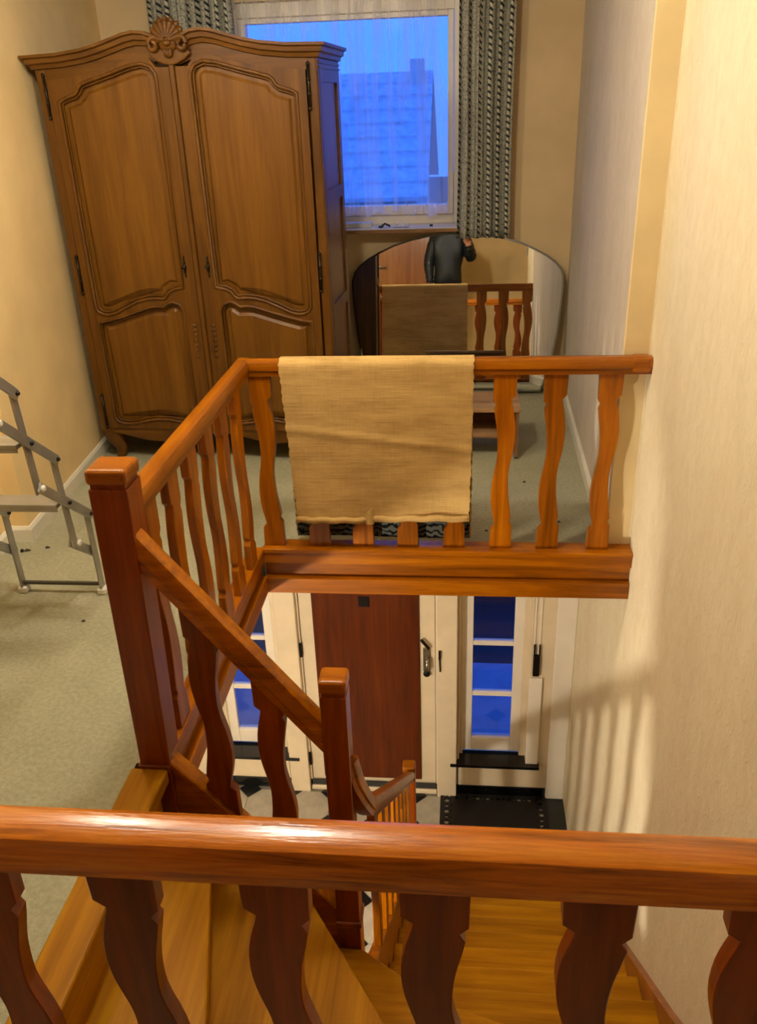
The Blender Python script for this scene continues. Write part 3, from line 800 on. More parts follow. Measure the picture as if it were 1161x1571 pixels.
for s in (1, -1):
    fl_ = lambda poly: [(s * x, z) for x, z in poly]
    d0, d1 = 0.016, 0.628
    out = [(d0, 0.2), (d1, 0.2)] + [(d1 - (d1 - d0) * i / 20.0, topz(d1 - (d1 - d0) * i / 20.0) - 0.10) for i in range(21)]
    out[2:] = [(x, max(z, 1.96) if x > 0.1 else 1.985 + 0.0 * z) if x < 0.1 else (x, z) for x, z in out[2:]]
    out = [(x, z if x > 0.11 else min(z, 2.0 + 0.03 * (x > 0.09))) for x, z in out]
    U2, L2 = UP, LO
    door = wob('door', fill_plate(fl_(out), [fl_(U2), fl_(L2)], lambda q, t: (q[0], t, q[1]), -0.012, 0.02, 'door'), W_OAK)
    for nm, pg in (('upper_panel', U2), ('lower_panel', L2)):
        i1 = inset(pg, 0.034); i2 = inset(pg, 0.048)
        mb = MB(); m3 = len(pg)
        vs = [(s * x, 0.012, z) for x, z in pg] + [(s * x, 0.010, z) for x, z in i1] + [(s * x, 0.001, z) for x, z in i2]
        fs = [(i, (i + 1) % m3, m3 + (i + 1) % m3, m3 + i) for i in range(m3)] + [(m3 + i, m3 + (i + 1) % m3, 2 * m3 + (i + 1) % m3, 2 * m3 + i) for i in range(m3)]
        fs.append(tuple(2 * m3 + i for i in range(m3)))
        mb.add(vs, fs)
        pan = wob(nm, mb.mesh(nm), W_OAKP, door)
        # rounded moulding along the opening
        prof = [(0.009 * math.cos(a) , 0.011 * math.sin(a)) for a in [PI * 2 * i / 8 for i in range(8)]]
        mo = MB().sweep([(s * x, -0.010, z) for x, z in inset(pg, -0.004)], prof, up=(0, -1, 0), closed=True)
        prof2 = [(0.005 * math.cos(a), 0.007 * math.sin(a)) for a in [PI * 2 * i / 6 for i in range(6)]]
        mo.sweep([(s * x, -0.002, z) for x, z in inset(pg, 0.010)], prof2, up=(0, -1, 0), closed=True)
        wob('panel_moulding', mo.mesh('panel_moulding', smooth=True), W_OAK, door)
    # keyhole plate
    kx = s * 0.062; kz = 1.082
    es = MB()
    for dz, rx, rz in ((0.0, .010, .016), (.022, .007, .012), (-.022, .007, .012), (.042, .005, .014), (-.042, .005, .014)): es.ball((kx, -0.014, kz + dz), rx, 0.004, rz, 8, 6)
    es.tube([(kx, -0.014, kz), (kx, -0.034, kz)], 0.004, 6); es.ball((kx, -0.036, kz), 0.014, 0.004, 0.008, 8, 6)
    wob('key_plate', es.mesh('key_plate', smooth=True), M_ESC, door)
    for z in (1.88, 1.045, 0.30):
        hg = MB(); x = s * 0.640
        hg.tube([(x, -0.010, z - 0.085), (x, -0.010, z + 0.085)], 0.0065, 8)
        for t in (-0.092, -0.03, 0.03, 0.092): hg.ball((x, -0.010, z + t), 0.009, 0.009, 0.010, 8, 6)
        wob('hinge', hg.mesh('hinge', smooth=True), M_ESC, door)
# centre meeting strip with carved drop ornament
wob('meeting_strip', MB().prism([(-0.016, 0.0), (-0.010, -0.020), (0.010, -0.020), (0.016, 0.0)], lambda q, t: (q[0], q[1] + 0.0, t), 0.2, 2.0), W_OAK)
# a small drop carving on each stile beside the meeting strip
for s in (-1, 1):
    dc = MB()
    for i, z in enumerate((0.78, 0.755, 0.73, 0.70, 0.675, 0.65, 0.615)): dc.ball((s * 0.052, -0.012, z), 0.014 - 0.0008 * i, 0.004, 0.012, 8, 6)
    wob('drop_carving', dc.mesh('drop_carving', smooth=True), W_OAK)
# cabriole feet
def foot(sx, y0):
    rings = []
    for t in range(9):
        f = t / 8.0; z = 0.20 * (1 - f)
        off = 0.022 * math.sin(f * PI * 1.1) * (1 - f) - 0.03 * f + (0.020 * max(0, f - .75) * 4)
        r = 0.050 * (1 - f) ** 0.8 + 0.022 + 0.006 * (f > .9)
        rings.append((z, off, r))
    mb = MB(); sg = 10; vs = []
    for z, off, r in rings:
        cx = sx * (HW - 0.05 + off); cy = y0 + (0.04 if y0 < 0.2 else -0.02) - off * (1 if y0 < .2 else -1)
        for i in range(sg):
            a = 2 * PI * i / sg; vs.append((cx + r * math.cos(a), cy + r * math.sin(a), z))
    fs = [(j * sg + i, j * sg + (i + 1) % sg, (j + 1) * sg + (i + 1) % sg, (j + 1) * sg + i) for j in range(8) for i in range(sg)]
    fs += [tuple(range(sg)), tuple(8 * sg + i for i in range(sg))]
    mb.add(vs, fs); return mb.mesh('foot', smooth=True, ang=1.0)
for sx in (-1, 1):
    for y0 in (0.02, DP - 0.05): wob('foot', foot(sx, y0), W_OAK)

# ------------------------------------------------------------------ leaning mirror
mr = thing('mirror', 'large arched frameless mirror leaning on the wall under the window', 'mirror', (-0.037, 5.53, 0.0))
half = [(0.56, 0.02), (0.60, 0.12), (0.635, 0.25), (0.66, 0.40), (0.678, 0.58), (0.686, 0.70), (0.684, 0.76), (0.668, 0.81), (0.63, 0.855), (0.575, 0.895), (0.50, 0.935), (0.41, 0.975), (0.30, 1.008), (0.19, 1.03), (0.09, 1.042)]
loop = half + [(0, 1.046)] + [(-x, z) for x, z in reversed(half)]
tl = math.radians(7.4975)
def mp(q, t):   # q in mirror plane (x, height along plane), t out of the plane towards the room
    return (-0.037 + q[0], 5.53 + q[1] * math.sin(tl) - t * math.cos(tl), 0.004 + q[1] * math.cos(tl) + t * math.sin(tl))
mm, N, L, b = base('silvered_glass', (0.80, 0.82, 0.80, 1), 0.012, 0.5, 1.0)
mo = MB().prism(inset(loop, 0.012), mp, 0.0, 0.0062)
ob('mirror_glass', mo.mesh('mirror_glass'), mm, mr, (0, 0, 0))
bv = MB(); i0 = loop; i1 = inset(loop, 0.0125); n3 = len(loop)
bv.add([mp(q, 0.0015) for q in i0] + [mp(q, 0.0063) for q in i1] + [mp(q, 0.0) for q in i0] + [mp(q, 0.0) for q in i1],
       [(i, (i + 1) % n3, n3 + (i + 1) % n3, n3 + i) for i in range(n3)] + [(i, (i + 1) % n3, 2 * n3 + (i + 1) % n3, 2 * n3 + i) for i in range(n3)] + [(2 * n3 + i, 2 * n3 + (i + 1) % n3, 3 * n3 + (i + 1) % n3, 3 * n3 + i) for i in range(n3)])
mb2, N, L, b = base('bevelled_edge_glass', (0.5, 0.52, 0.5, 1), 0.06, 0.5, 1.0)
ob('bevelled_edge', bv.mesh('bevelled_edge'), mb2, mr)
ob('backing_board', MB().prism(inset(loop, 0.006), mp, -0.014, -0.001), plain('dark_backing', (70, 56, 40), 0.8), mr)

# ------------------------------------------------------------------ burlap cloth over the far rail
def burlap():
    mt, N, L, b = base('burlap', lin((168, 138, 84)), 0.95, 0.1)
    vx = coords(N, L, (5, 30, 240)); vz = coords(N, L, (160, 30, 9))
    nx = noise(N, L, vx, 1.0, 4, 0.7); nz = noise(N, L, vz, 1.0, 4, 0.7)
    big = noise(N, L, coords(N, L, (2, 2, 7)), 2.0, 5, 0.6)
    c = ramp(N, L, nx, [(0.32, lin((130, 100, 54))), (0.46, lin((188, 152, 92))), (0.72, lin((206, 172, 108)))])
    c = mixc(N, L, 0.3, c, ramp(N, L, nz, [(0.3, lin((140, 112, 66))), (0.7, lin((200, 170, 108)))]))
    c = mixc(N, L, 0.4, c, ramp(N, L, big, [(0.35, lin((146, 112, 62))), (0.6, lin((202, 168, 106)))]))
    L.new(c, b.inputs['Base Color'])
    bump(N, L, b, nx, 0.5, 0.003)
    return mt
def rugpile():
    mt, N, L, b = base('dark_patterned_pile', lin((70, 72, 66)), 0.95, 0.1)
    wv = N.new('ShaderNodeTexWave'); wv.wave_type = 'BANDS'; wv.bands_direction = 'Z'
    wv.inputs['Scale'].default_value = 11; wv.inputs['Distortion'].default_value = 9; wv.inputs['Detail'].default_value = 2; wv.inputs['Detail Scale'].default_value = 1.6
    L.new(coords(N, L, (1.4, 1, 1)), wv.inputs['Vector'])
    L.new(ramp(N, L, wv.outputs['Fac'], [(0.25, lin((16, 16, 16))), (0.42, lin((84, 86, 78)))]), b.inputs['Base Color'])
    return mt
M_BUR, M_PILE = burlap(), rugpile()
cl = thing('draped_rug', 'rectangular rug hung burlap side out over the far handrail', 'rug', (-0.345, YF, 0.2))
CX0, CX1 = -0.733, 0.048
def cloth_pt(u, v, th):
    """v 0..1 from the front hem over the rail to the back hem; th offsets to the inside"""
    zf, zb = 0.186, 0.058
    top = RT + 0.008 - th
    yf, yb = YF - 0.043 + th, YF + 0.043 - th
    lf_, la, lb_ = (top - 0.03 - zf), 0.13, (top - 0.03 - zb)
    s = v * (lf_ + la + lb_)
    x0 = CX0 + 0.028 * max(0, 1 - s / lf_) ; x1 = CX1 - 0.010 * max(0, 1 - s / lf_)
    if s < lf_:
        z = zf + s; y = yf
        f = 1 - s / lf_
        y += -0.010 * f * math.sin(u * 5.1 + 0.4) - 0.006 * f * math.sin(u * 13)
        z += 0.004 * math.sin(u * 9)* f
        y += -0.006 * math.exp(-((z - (0.60 - 0.10 * u)) / 0.015) ** 2)
    elif s < lf_ + la:
        a = (s - lf_) / la * PI
        y = YF - (YF - yf) * math.cos(a); z = top - 0.03 + 0.03 * math.sin(a)
    else:
        z = top - 0.03 - (s - lf_ - la); y = yb + 0.01 * math.sin(u * 6) * (s - lf_ - la)
    x = x0 + (x1 - x0) * u
    if th: x = x0 + 0.006 + (x1 - x0 - 0.012) * u
    # frayed side edges
    if not th and (u < 0.001 or u > 0.999): x += 0.0025 * math.sin(v * 260) + 0.0015 * math.sin(v * 611)
    return (x, y, z)
g = MB().grid(lambda u, v: cloth_pt(u, v, 0.0), 48, 110)
ob('burlap_face', g.mesh('burlap_face', smooth=True), M_BUR, cl)
g = MB().grid(lambda u, v: cloth_pt(u, v, 0.006), 48, 60)
ob('pile_face', g.mesh('pile_face', smooth=True), M_PILE, cl)
# rolled hem with a split in the middle
hem = []
for xa, xb, dz in ((CX0 + 0.027, -0.402, 0.0), (-0.385, CX1 - 0.010, 0.004)):
    n5 = 16
    pth = [(xa + (xb - xa) * i / n5, YF - 0.052 - 0.010 * math.sin((xa + (xb - xa) * i / n5 + 0.733) / 0.781 * 5.1 + .4), 0.186 + dz + 0.003 * math.sin(i * 1.3)) for i in range(n5 + 1)]
    ob('hem', MB().sweep(pth, [(-.006, -.013), (.006, -.013), (.009, 0), (.005, .012), (-.005, .012), (-.009, 0)]).mesh('hem', smooth=True), M_BUR, cl)
fold = MB().grid(lambda u, v: (-0.405 + 0.035 * u - 0.012 * v * (1 - u), YF - 0.058 - 0.020 * math.sin(u * PI) * (1 - 0.6 * v), 0.165 + 0.085 * v * (0.4 + 0.6 * u) + 0.01 * math.sin(u * 3)), 8, 8)
ob('hem_fold', fold.mesh('hem_fold', smooth=True), M_BUR, cl)

# ------------------------------------------------------------------ low bench by the mirror
bn = thing('low_bench', 'small rough wooden bench with a lower shelf before the mirror', 'bench', (0.02, 4.52, 0))
BX0, BX1 = -0.27, 0.312
box('bench_top', (BX0 - 0.01, BX1 + 0.008, 4.39, 4.70, 0.272, 0.294), W_BENCH, bn, 0.004, 2)
box('shelf', (BX0 + 0.01, BX1 - 0.018, 4.41, 4.69, 0.118, 0.136), W_BENCH, bn, 0.003)
box('back_board', (BX0 + 0.01, BX1 - 0.018, 4.66, 4.68, 0.136, 0.272), wood('bench_back_wood', (90, 58, 34), (118, 80, 50), (134, 96, 62), 'X', 0.7, 1, 0), bn)
W_BSIDE = wood('bench_side_wood', (104, 70, 44), (132, 94, 62), (150, 112, 78), 'Z', 0.6, 0.8, 0.0, 0.05)
for xa in (BX0, BX1 - 0.018):
    pg = [(4.395, 0.272), (4.70, 0.272), (4.70, 0.012), (4.685, 0.0), (4.66, 0.0), (4.62, 0.06), (4.48, 0.06), (4.43, 0.0), (4.405, 0.0), (4.39, 0.015)]
    ob('side_panel', MB().prism(pg, lambda q, t: (t, q[0], q[1]), xa, xa + 0.018), W_BSIDE, bn)

# ------------------------------------------------------------------ folding loft ladder
ld = thing('loft_ladder', 'aluminium concertina loft ladder standing on the carpet at the left', 'ladder', (-1.65, 2.9, 0))
def bar(p0, p1, x, t=0.010, wd=0.038, ext=0.019):
    a = Vector((0, p0[0], p0[1])); b = Vector((0, p1[0], p1[1])); d = (b - a).normalized()
    a -= d * ext; b += d * ext; nrm = Vector((0, -d.z, d.y)) * wd / 2
    pts = [a + nrm, b + nrm, b - nrm, a - nrm]
    return MB().prism([(q.y, q.z) for q in pts], lambda q, tt: (x + tt, q[0], q[1]), -t / 2, t / 2).mesh('ladder_bar', 0.003)
def rivet(pt, x, s, mat, r=0.009):
    return MB().lathe([(r, 0), (r, 0.006 * s), (r * .6, 0.010 * s)], (x, pt[0], pt[1]), 10, 'X'), mat
dm = (-0.171, 0.305)
for x, s in ((-1.48, 1), (-1.823, 1)):
    F = (2.932, 0.186); j1 = (2.907, 0.373); h0 = (2.766, 0.317)
    ob('ladder_bar', bar(j1, (2.916, 0.035), x), M_ALU, ld)
    ob('ladder_bar', bar(h0, F, x - 0.012), M_ALU, ld)
    pv = [(F, 0), (j1, 0), (h0, 1)]
    for k in range(7):
        c = (2.758 + dm[0] * k, 0.492 + dm[1] * k)
        if c[1] + 0.18 > ZC: break
        ob('ladder_bar', bar((c[0] - .018, c[1] + .183), (c[0] + .008, c[1] - .175), x), M_ALU, ld)
        ob('ladder_bar', bar((c[0] - .163, c[1] + .131), (c[0] + .149, c[1] - .119), x + 0.012), M_ALU, ld)
        pv += [(c, 0), ((c[0] - .163, c[1] + .131), 1), ((c[0] - .018, c[1] + .183), 0)]
    for pt, big in pv:
        mb_, mt_ = rivet(pt, x + 0.017, 1, M_PLAST if big else M_IRON, 0.013 if big else 0.008)
        ob('pivot', mb_, mt_, ld)
    ob('ladder_foot', MB().box(x - 0.02, x + 0.02, 2.895, 2.94, 0.0, 0.030).mesh('ladder_foot', 0.008, 2), M_PLAST, ld)
for k in range(-1, 7):
    c = (2.758 + dm[0] * k, 0.492 + dm[1] * k)
    if c[1] > ZC - .15: break
    if k >= 0:
        ob('ladder_tread', MB().box(-1.823 + .006, -1.48 - .012, c[0] - 0.045, c[0] + 0.045, c[1] - 0.008, c[1] + 0.010).box(-1.817, -1.492, c[0] - 0.045, c[0] - 0.039, c[1] - 0.02, c[1] - 0.008).mesh('ladder_tread', 0.002), M_ALU, ld)
ob('foot_rod', MB().tube([(-1.823, 2.916, 0.045), (-1.48, 2.916, 0.045)], 0.009, 8), plain('dark_rod', (70, 66, 54), 0.5, metal=.5), ld)

# ------------------------------------------------------------------ upstairs window, curtains and sill
Y1 = YB + 0.06
wf = MB()
wf.box(WX0, WX0 + 0.06, Y1, Y1 + 0.07, WZ0, WZ1); wf.box(-0.062, WX1, Y1, Y1 + 0.07, WZ0, WZ1)
wf.box(WX0 + 0.06, -0.062, Y1, Y1 + 0.07, WZ0, WZ0 + 0.055); wf.box(WX0 + 0.06, -0.062, Y1, Y1 + 0.07, WZ1 - 0.08, WZ1)
win = struct(ob('window_1', wf.mesh('window_1', 0.004), WHITE), 'white framed window behind a net curtain', 'window')
sf = MB()
sx0, sx1, sz0, sz1 = WX0 + 0.062, -0.064, WZ0 + 0.057, WZ1 - 0.082
sf.box(sx0, sx0 + 0.045, Y1 - 0.012, Y1 + 0.055, sz0, sz1); sf.box(sx1 - 0.035, sx1, Y1 - 0.012, Y1 + 0.055, sz0, sz1)
sf.box(sx0 + 0.045, sx1 - 0.035, Y1 - 0.012, Y1 + 0.055, sz0, sz0 + 0.06); sf.box(sx0 + 0.045, sx1 - 0.035, Y1 - 0.012, Y1 + 0.055, sz1 - 0.03, sz1)
ob('sash', sf.mesh('sash', 0.004), WHITE, win)
ob('pane', MB().box(sx0 + 0.045, sx1 - 0.035, Y1 + 0.02, Y1 + 0.024, sz0 + 0.06, sz1 - 0.03), M_GLASS, win)
slm = MB().box(WX0 - 0.16, -0.036, 5.52, YB + 0.06, 1.062, 1.088)
ob('window_sill', slm.mesh('window_sill', 0.004), plain('white_sill_paint', (222, 214, 200), 0.4), win)
ob('sill_edge', MB().box(WX0 - 0.16, -0.036, 5.514, 5.5205, 1.064, 1.084), wood('sill_edge_wood', (120, 84, 50), (160, 120, 78), (184, 146, 100), 'X', 0.6), win)
# things on the sill
tag(ob('flat_box', MB().box(-0.80, -0.575, 5.58, 5.66, 1.088, 1.118).mesh('flat_box', 0.003), plain('white_card', (206, 206, 208), 0.6)), 'flat white box lying on the window sill', 'box')
tag(ob('dark_clip', MB().tube([(-0.52, 5.57, 1.094), (-0.49, 5.585, 1.112), (-0.46, 5.60, 1.094)], 0.006, 6).ball((-0.515, 5.565, 1.096), 0.018, 0.012, 0.007, 8, 6).mesh('dark_clip', smooth=True), plain('dark_plastic', (28, 26, 26), 0.3)), 'small dark plastic clip on the window sill between box and paper', 'clip')
pp = MB().grid(lambda u, v: (-0.44 + 0.10 * u, 5.56 + 0.06 * v, 1.090 + 0.022 * abs(math.sin(u * 7 + v * 3)) * (1 - abs(2 * v - 1)) + 0.004), 10, 6)
tag(ob('crumpled_paper', pp.mesh('crumpled_paper'), plain('paper_white', (214, 212, 210), 0.8)), 'crumpled white paper on the window sill', 'paper')
tag(ob('small_cap', MB().lathe([(0.010, 0), (0.011, 0.008), (0.006, 0.012)], (-0.20, 5.60, 1.088), 10), plain('dark_cap', (40, 36, 34), 0.5)), 'small dark knob at the right of the window sill', 'knob')

def net_mat():
    mt = bpy.data.materials.new('net_curtain'); mt.use_nodes = True
    N, L = mt.node_tree.nodes, mt.node_tree.links; N.remove(N['Principled BSDF'])
    v = coords(N, L, (1, 0.2, 0.05))
    st = noise(N, L, v, 20, 2, 0.5)
    v2 = coords(N, L, (1, 1, 1)); fine = noise(N, L, v2, 500, 1)
    fac = ramp(N, L, st, [(0.40, (.12,) * 3 + (1,)), (0.58, (.46,) * 3 + (1,))])
    tr = N.new('ShaderNodeBsdfTransparent'); df = N.new('ShaderNodeBsdfDiffuse'); df.inputs[0].default_value = (0.90, 0.90, 0.92, 1)
    tl_ = N.new('ShaderNodeBsdfTranslucent'); tl_.inputs[0].default_value = (0.95, 0.95, 0.97, 1)
    a = N.new('ShaderNodeMixShader'); a.inputs[0].default_value = 0.7
    L.new(df.outputs[0], a.inputs[1]); L.new(tl_.outputs[0], a.inputs[2])
    mx = N.new('ShaderNodeMixShader'); L.new(fac, mx.inputs[0]); L.new(tr.outputs[0], mx.inputs[1]); L.new(a.outputs[0], mx.inputs[2])
    L.new(mx.outputs[0], N['Material Output'].inputs[0])
    return mt
def netf(u, v):
    x = -1.40 + 1.305 * u
    amp = 0.012 + 0.010 * math.sin(u * 23 + 1)
    y = YB - 0.03 + amp * math.sin(u * 96 + 1.5 * math.sin(u * 11)) * (0.4 + 0.6 * (1 - v))
    z = 1.165 + (2.42 - 1.165) * v
    if v < 0.001: z += 0.012 * math.sin(u * 60) - 0.012 * u + 0.008 * math.sin(u * 19)
    return (x, y, z)
tag(ob('net_curtain', MB().grid(netf, 220, 12).mesh('net_curtain', smooth=True), net_mat()), 'sheer white net curtain hanging over the upstairs window', 'net curtain')

def curtain_mat():
    mt, N, L, b = base('patterned_curtain', lin((150, 148, 130)), 0.9, 0.1)
    v = coords(N, L, (1, 1, 1), 'UV')
    sep = N.new('ShaderNodeSeparateXYZ'); L.new(v, sep.inputs[0])
    # wide stripes across the width: braid stripes and mottled stripes
    s1 = N.new('ShaderNodeMath'); s1.operation = 'MULTIPLY'; s1.inputs[1].default_value = 9.0; L.new(sep.outputs[0], s1.inputs[0])
    s2 = N.new('ShaderNodeMath'); s2.operation = 'FRACT'; L.new(s1.outputs[0], s2.inputs[0])
    braidmask = ramp(N, L, s2.outputs[0], [(0.0, (1, 1, 1, 1)), (0.27, (1, 1, 1, 1)), (0.28, (0, 0, 0, 1)), (1.0, (0, 0, 0, 1))])
    lines = ramp(N, L, s2.outputs[0], [(0.0, (0, 0, 0, 1)), (0.05, (1, 1, 1, 1)), (0.23, (1, 1, 1, 1)), (0.27, (0, 0, 0, 1)), (0.32, (1, 1, 1, 1)), (0.93, (1, 1, 1, 1)), (1.0, (0, 0, 0, 1))])
    wv = N.new('ShaderNodeTexWave'); wv.bands_direction = 'DIAGONAL'; wv.inputs['Scale'].default_value = 9; wv.inputs['Distortion'].default_value = 1.5; wv.inputs['Detail'].default_value = 2
    mp_ = N.new('ShaderNodeMapping'); mp_.inputs['Scale'].default_value = (0.9, 0.75, 1); L.new(v, mp_.inputs[0]); L.new(mp_.outputs[0], wv.inputs[0])
    braid = ramp(N, L, wv.outputs['Fac'], [(0.32, lin((58, 64, 68))), (0.46, lin((212, 208, 186)))])
    mp2 = N.new('ShaderNodeMapping'); mp2.inputs['Scale'].default_value = (30, 34, 1); L.new(v, mp2.inputs[0])
    mot = ramp(N, L, noise(N, L, mp2.outputs[0], 1.4, 4, 0.75, 1.5), [(0.40, lin((62, 68, 72))), (0.47, lin((176, 174, 156))), (0.68, lin((214, 210, 188)))])
    c = mixc(N, L, braidmask, mot, braid)
    c = mixc(N, L, 0.6, c, lines, 'MULTIPLY')
    L.new(c, b.inputs['Base Color'])
    b.inputs['Subsurface Weight'].default_value = 0.0
    tlb = N.new('ShaderNodeBsdfTranslucent'); L.new(c, tlb.inputs[0])
    mx = N.new('ShaderNodeMixShader'); mx.inputs[0].default_value = 0.12
    L.new(b.outputs[0], mx.inputs[1]); L.new(tlb.outputs[0], mx.inputs[2]); L.new(mx.outputs[0], N['Material Output'].inputs[0])
    return mt
M_CUR = curtain_mat()
def curtain(x0, x1, zb, zt, label, nf):
    nu, nv = 120, 24
    def f(u, v):
        x = x0 + (x1 - x0) * u
        y = YB - 0.125 + 0.026 * math.sin(u * nf * 2 * PI + 0.8 * math.sin(u * 9)) + 0.008 * math.sin(u * nf * 4.3 * PI)
        x += 0.008 * math.sin(v * 4 + u * 3) * (1 - v) - 0.012 * (1 - v) * (1 - u)
        return (x, y, zb + (zt - zb) * v)
    me = MB().grid(f, nu, nv).mesh('curtain', smooth=True)
    uvl = me.uv_layers.new(name='UVMap')
    for lp in me.loops:
        q = lp.vertex_index; i = q % (nu + 1); j = q // (nu + 1)
        uvl.data[lp.index].uv = (i / nu * (x1 - x0) / 0.32 * 0.62, j / nv * (zt - zb) / 1.5 * 4.0)
    o = ob('curtain', me, M_CUR)
    md = o.modifiers.new('thick', 'SOLIDIFY'); md.thickness = 0.003
    tag(o, label, 'curtain')
curtain(-0.030, 0.288, 1.015, 2.52, 'grey braided-stripe curtain hanging right of the window over the mirror', 5)
curtain(-1.84, -1.345, 1.015, 2.52, 'grey braided-stripe curtain left of the window behind the wardrobe crest', 7)
cr = thing('curtain_rail', 'white curtain rail above the upstairs window', 'curtain rail', (-0.75, YB - 0.1, 2.53))
ob('rail', MB().box(-1.9, 0.34, YB - 0.14, YB - 0.10, 2.52, 2.545), WHITE, cr)
for x in (-1.8, -0.75, 0.25): ob('bracket', MB().box(x - 0.01, x + 0.01, YB - 0.10, YB, 2.52, 2.545), WHITE, cr)

# ------------------------------------------------------------------ lamps
def globe_lamp(loc, zc, r, s, label):
    t = thing('ceiling_lamp', label, 'lamp', loc)
    x, y, z = loc
    ob('globe', MB().ball((x, y, z), r, r, r, 20, 12).mesh('globe', smooth=True), emit_mat('lamp_glow_' + str(s), LAMP_COL, s), t)
    ob('rod', MB().tube([(x, y, z + r - 0.01), (x, y, zc)], 0.008, 8), M_CHROME, t)
    ob('ceiling_cup', MB().lathe([(0.05, -0.03), (0.05, 0.0)], (x, y, zc), 14), WHITE, t)
globe_lamp((-0.64, 2.42, 2.47), ZC, 0.09, LAMP_UP, 'round glowing ceiling globe above the stairwell')
globe_lamp((-1.42, 2.75, 2.47), ZC, 0.09, LAMP_BACK, 'round glowing ceiling globe over the carpet near the loft ladder')
globe_lamp((-1.50, 1.62, -0.62), -0.192, 0.06, LAMP_HALL, 'round glowing globe under the hall ceiling')

# ------------------------------------------------------------------ bits of litter on the carpet
M_LEAF = plain('dry_leaf', (58, 46, 26), 0.8, 0.2)
def crumb(x, y, s, label, mat=M_LEAF):
    mb = MB(); n = 6
    pts = [(x + s * math.cos(a) * random.uniform(.6, 1.1), y + s * 0.7 * math.sin(a) * random.uniform(.6, 1.1)) for a in [2 * PI * i / n for i in range(n)]]
    vs = [(px, py, 0.001) for px, py in pts] + [(px * .6 + x * .4, py * .6 + y * .4, 0.004 + 0.3 * s * random.random()) for px, py in pts]
    mb.add(vs, [tuple(range(n)), tuple(range(n, 2 * n))] + [(i, (i + 1) % n, n + (i + 1) % n, n + i) for i in range(n)])
    tag(ob('leaf_scrap', mb.mesh('leaf_scrap'), mat), label, 'litter')
crumb(-1.478, 2.70, 0.014, 'dry leaf scrap on the carpet in front of the ladder')
crumb(-1.985, 3.27, 0.022, 'dark crumb at the foot of the left wall baseboard')
crumb(-1.90, 3.30, 0.015, 'dark scrap on the carpet seam behind the ladder')
crumb(0.33, 4.08, 0.011, 'dark crumb on the carpet in front of the low bench')
crumb(0.46, 3.62, 0.011, 'small dark crumb on the carpet behind the last far balusters')
crumb(0.12, 3.52, 0.010, 'small dark crumb on the carpet just behind the far kerb')

# ------------------------------------------------------------------ photographer (seen in the mirror)
pe = thing('person', 'person in a dark quilted jacket and dark trousers holding up a phone', 'person', (-0.2, -0.40, ZP))
V = [((-.20, -.40, 1.20), .15, .11), ((-.20, -.40, 1.36), .155, .115), ((-.18, -.40, 1.62), .185, .125), ((-.18, -.395, 1.79), .12, .09), ((-.18, -.385, 1.87), .055, .055), ((-.18, -.375, 1.95), .062, .075), ((-.18, -.375, 2.055), .068, .085),
     ((.02, -.40, 1.73), .08, .08), ((.115, -.34, 1.47), .060, .060), ((.055, -.17, 1.68), .032, .030), ((.035, -.085, 1.745), .030, .018),
     ((-.37, -.40, 1.73), .08, .08), ((-.45, -.40, 1.42), .055, .055), ((-.43, -.33, 1.19), .033, .030), ((-.42, -.31, 1.10), .030, .018),
     ((-.11, -.40, 1.10), .095, .095), ((-.10, -.39, .73), .068, .068), ((-.10, -.42, .30), .045, .045), ((-.09, -.27, .235), .045, .035),
     ((-.29, -.40, 1.10), .095, .095), ((-.30, -.39, .73), .068, .068), ((-.30, -.42, .30), .045, .045), ((-.31, -.27, .235), .045, .035)]
Ed = [(0, 1), (1, 2), (2, 3), (3, 4), (4, 5), (5, 6), (2, 7), (7, 8), (8, 9), (9, 10), (2, 11), (11, 12), (12, 13), (13, 14), (0, 15), (15, 16), (16, 17), (17, 18), (0, 19), (19, 20), (20, 21), (21, 22)]
def finger(root, pts, r):
    i = root
    for p in pts:
        V.append((p, r, r)); Ed.append((i, len(V) - 1)); i = len(V) - 1; r *= 0.9
for k, (dx, ln) in enumerate(((.0, 1.0), (.0, 1.08), (.0, 1.0), (.0, .82))):      # four fingers wrap behind the phone's far edge
    z = 1.792 - k * 0.021
    finger(10, [(.046, -.062, z - 0.012), (.052, -.030, z), (.046, -.006 , z + 0.002)], 0.0085)
finger(10, [(.020, -.075, 1.752), (.000, -.055, 1.775), (-.008, -.046, 1.80)], 0.0095)
for k in range(4):
    x = -.435 + k * 0.012
    finger(14, [(x, -.300 + k * 0.006, 1.05), (x + .002, -.292 + k * .006, 1.02), (x + .006, -.295 + k * .006, 0.995)], 0.0085)
finger(14, [(-.395, -.285, 1.075), (-.39, -.275, 1.045)], 0.0095)
me = bpy.data.meshes.new('body_skeleton'); me.from_pydata([v[0] for v in V], Ed, [])
tmp = bpy.data.objects.new('body_skeleton', me); COL.objects.link(tmp)
sm = tmp.modifiers.new('skin', 'SKIN'); sm.use_smooth_shade = True
for i, v in enumerate(V): me.skin_vertices[0].data[i].radius = (v[1], v[2])
me.skin_vertices[0].data[0].use_root = True
sb = tmp.modifiers.new('sub', 'SUBSURF'); sb.levels = 2; sb.render_levels = 2
dg = bpy.context.evaluated_depsgraph_get()
bme = bpy.data.meshes.new_from_object(tmp.evaluated_get(dg))
bpy.data.objects.remove(tmp)
M_SKIN = plain('skin', (196, 140, 110), 0.5, 0.05)
M_JACK = plain('dark_quilted_nylon', (22, 30, 36), 0.5, 0.15)
M_TROU = plain('dark_trousers', (22, 24, 30), 0.85, 0.15)
M_HAIR = plain('brown_hair', (52, 36, 24), 0.6, 0.2)
for mt_ in (M_SKIN, M_JACK, M_TROU): bme.materials.append(mt_)
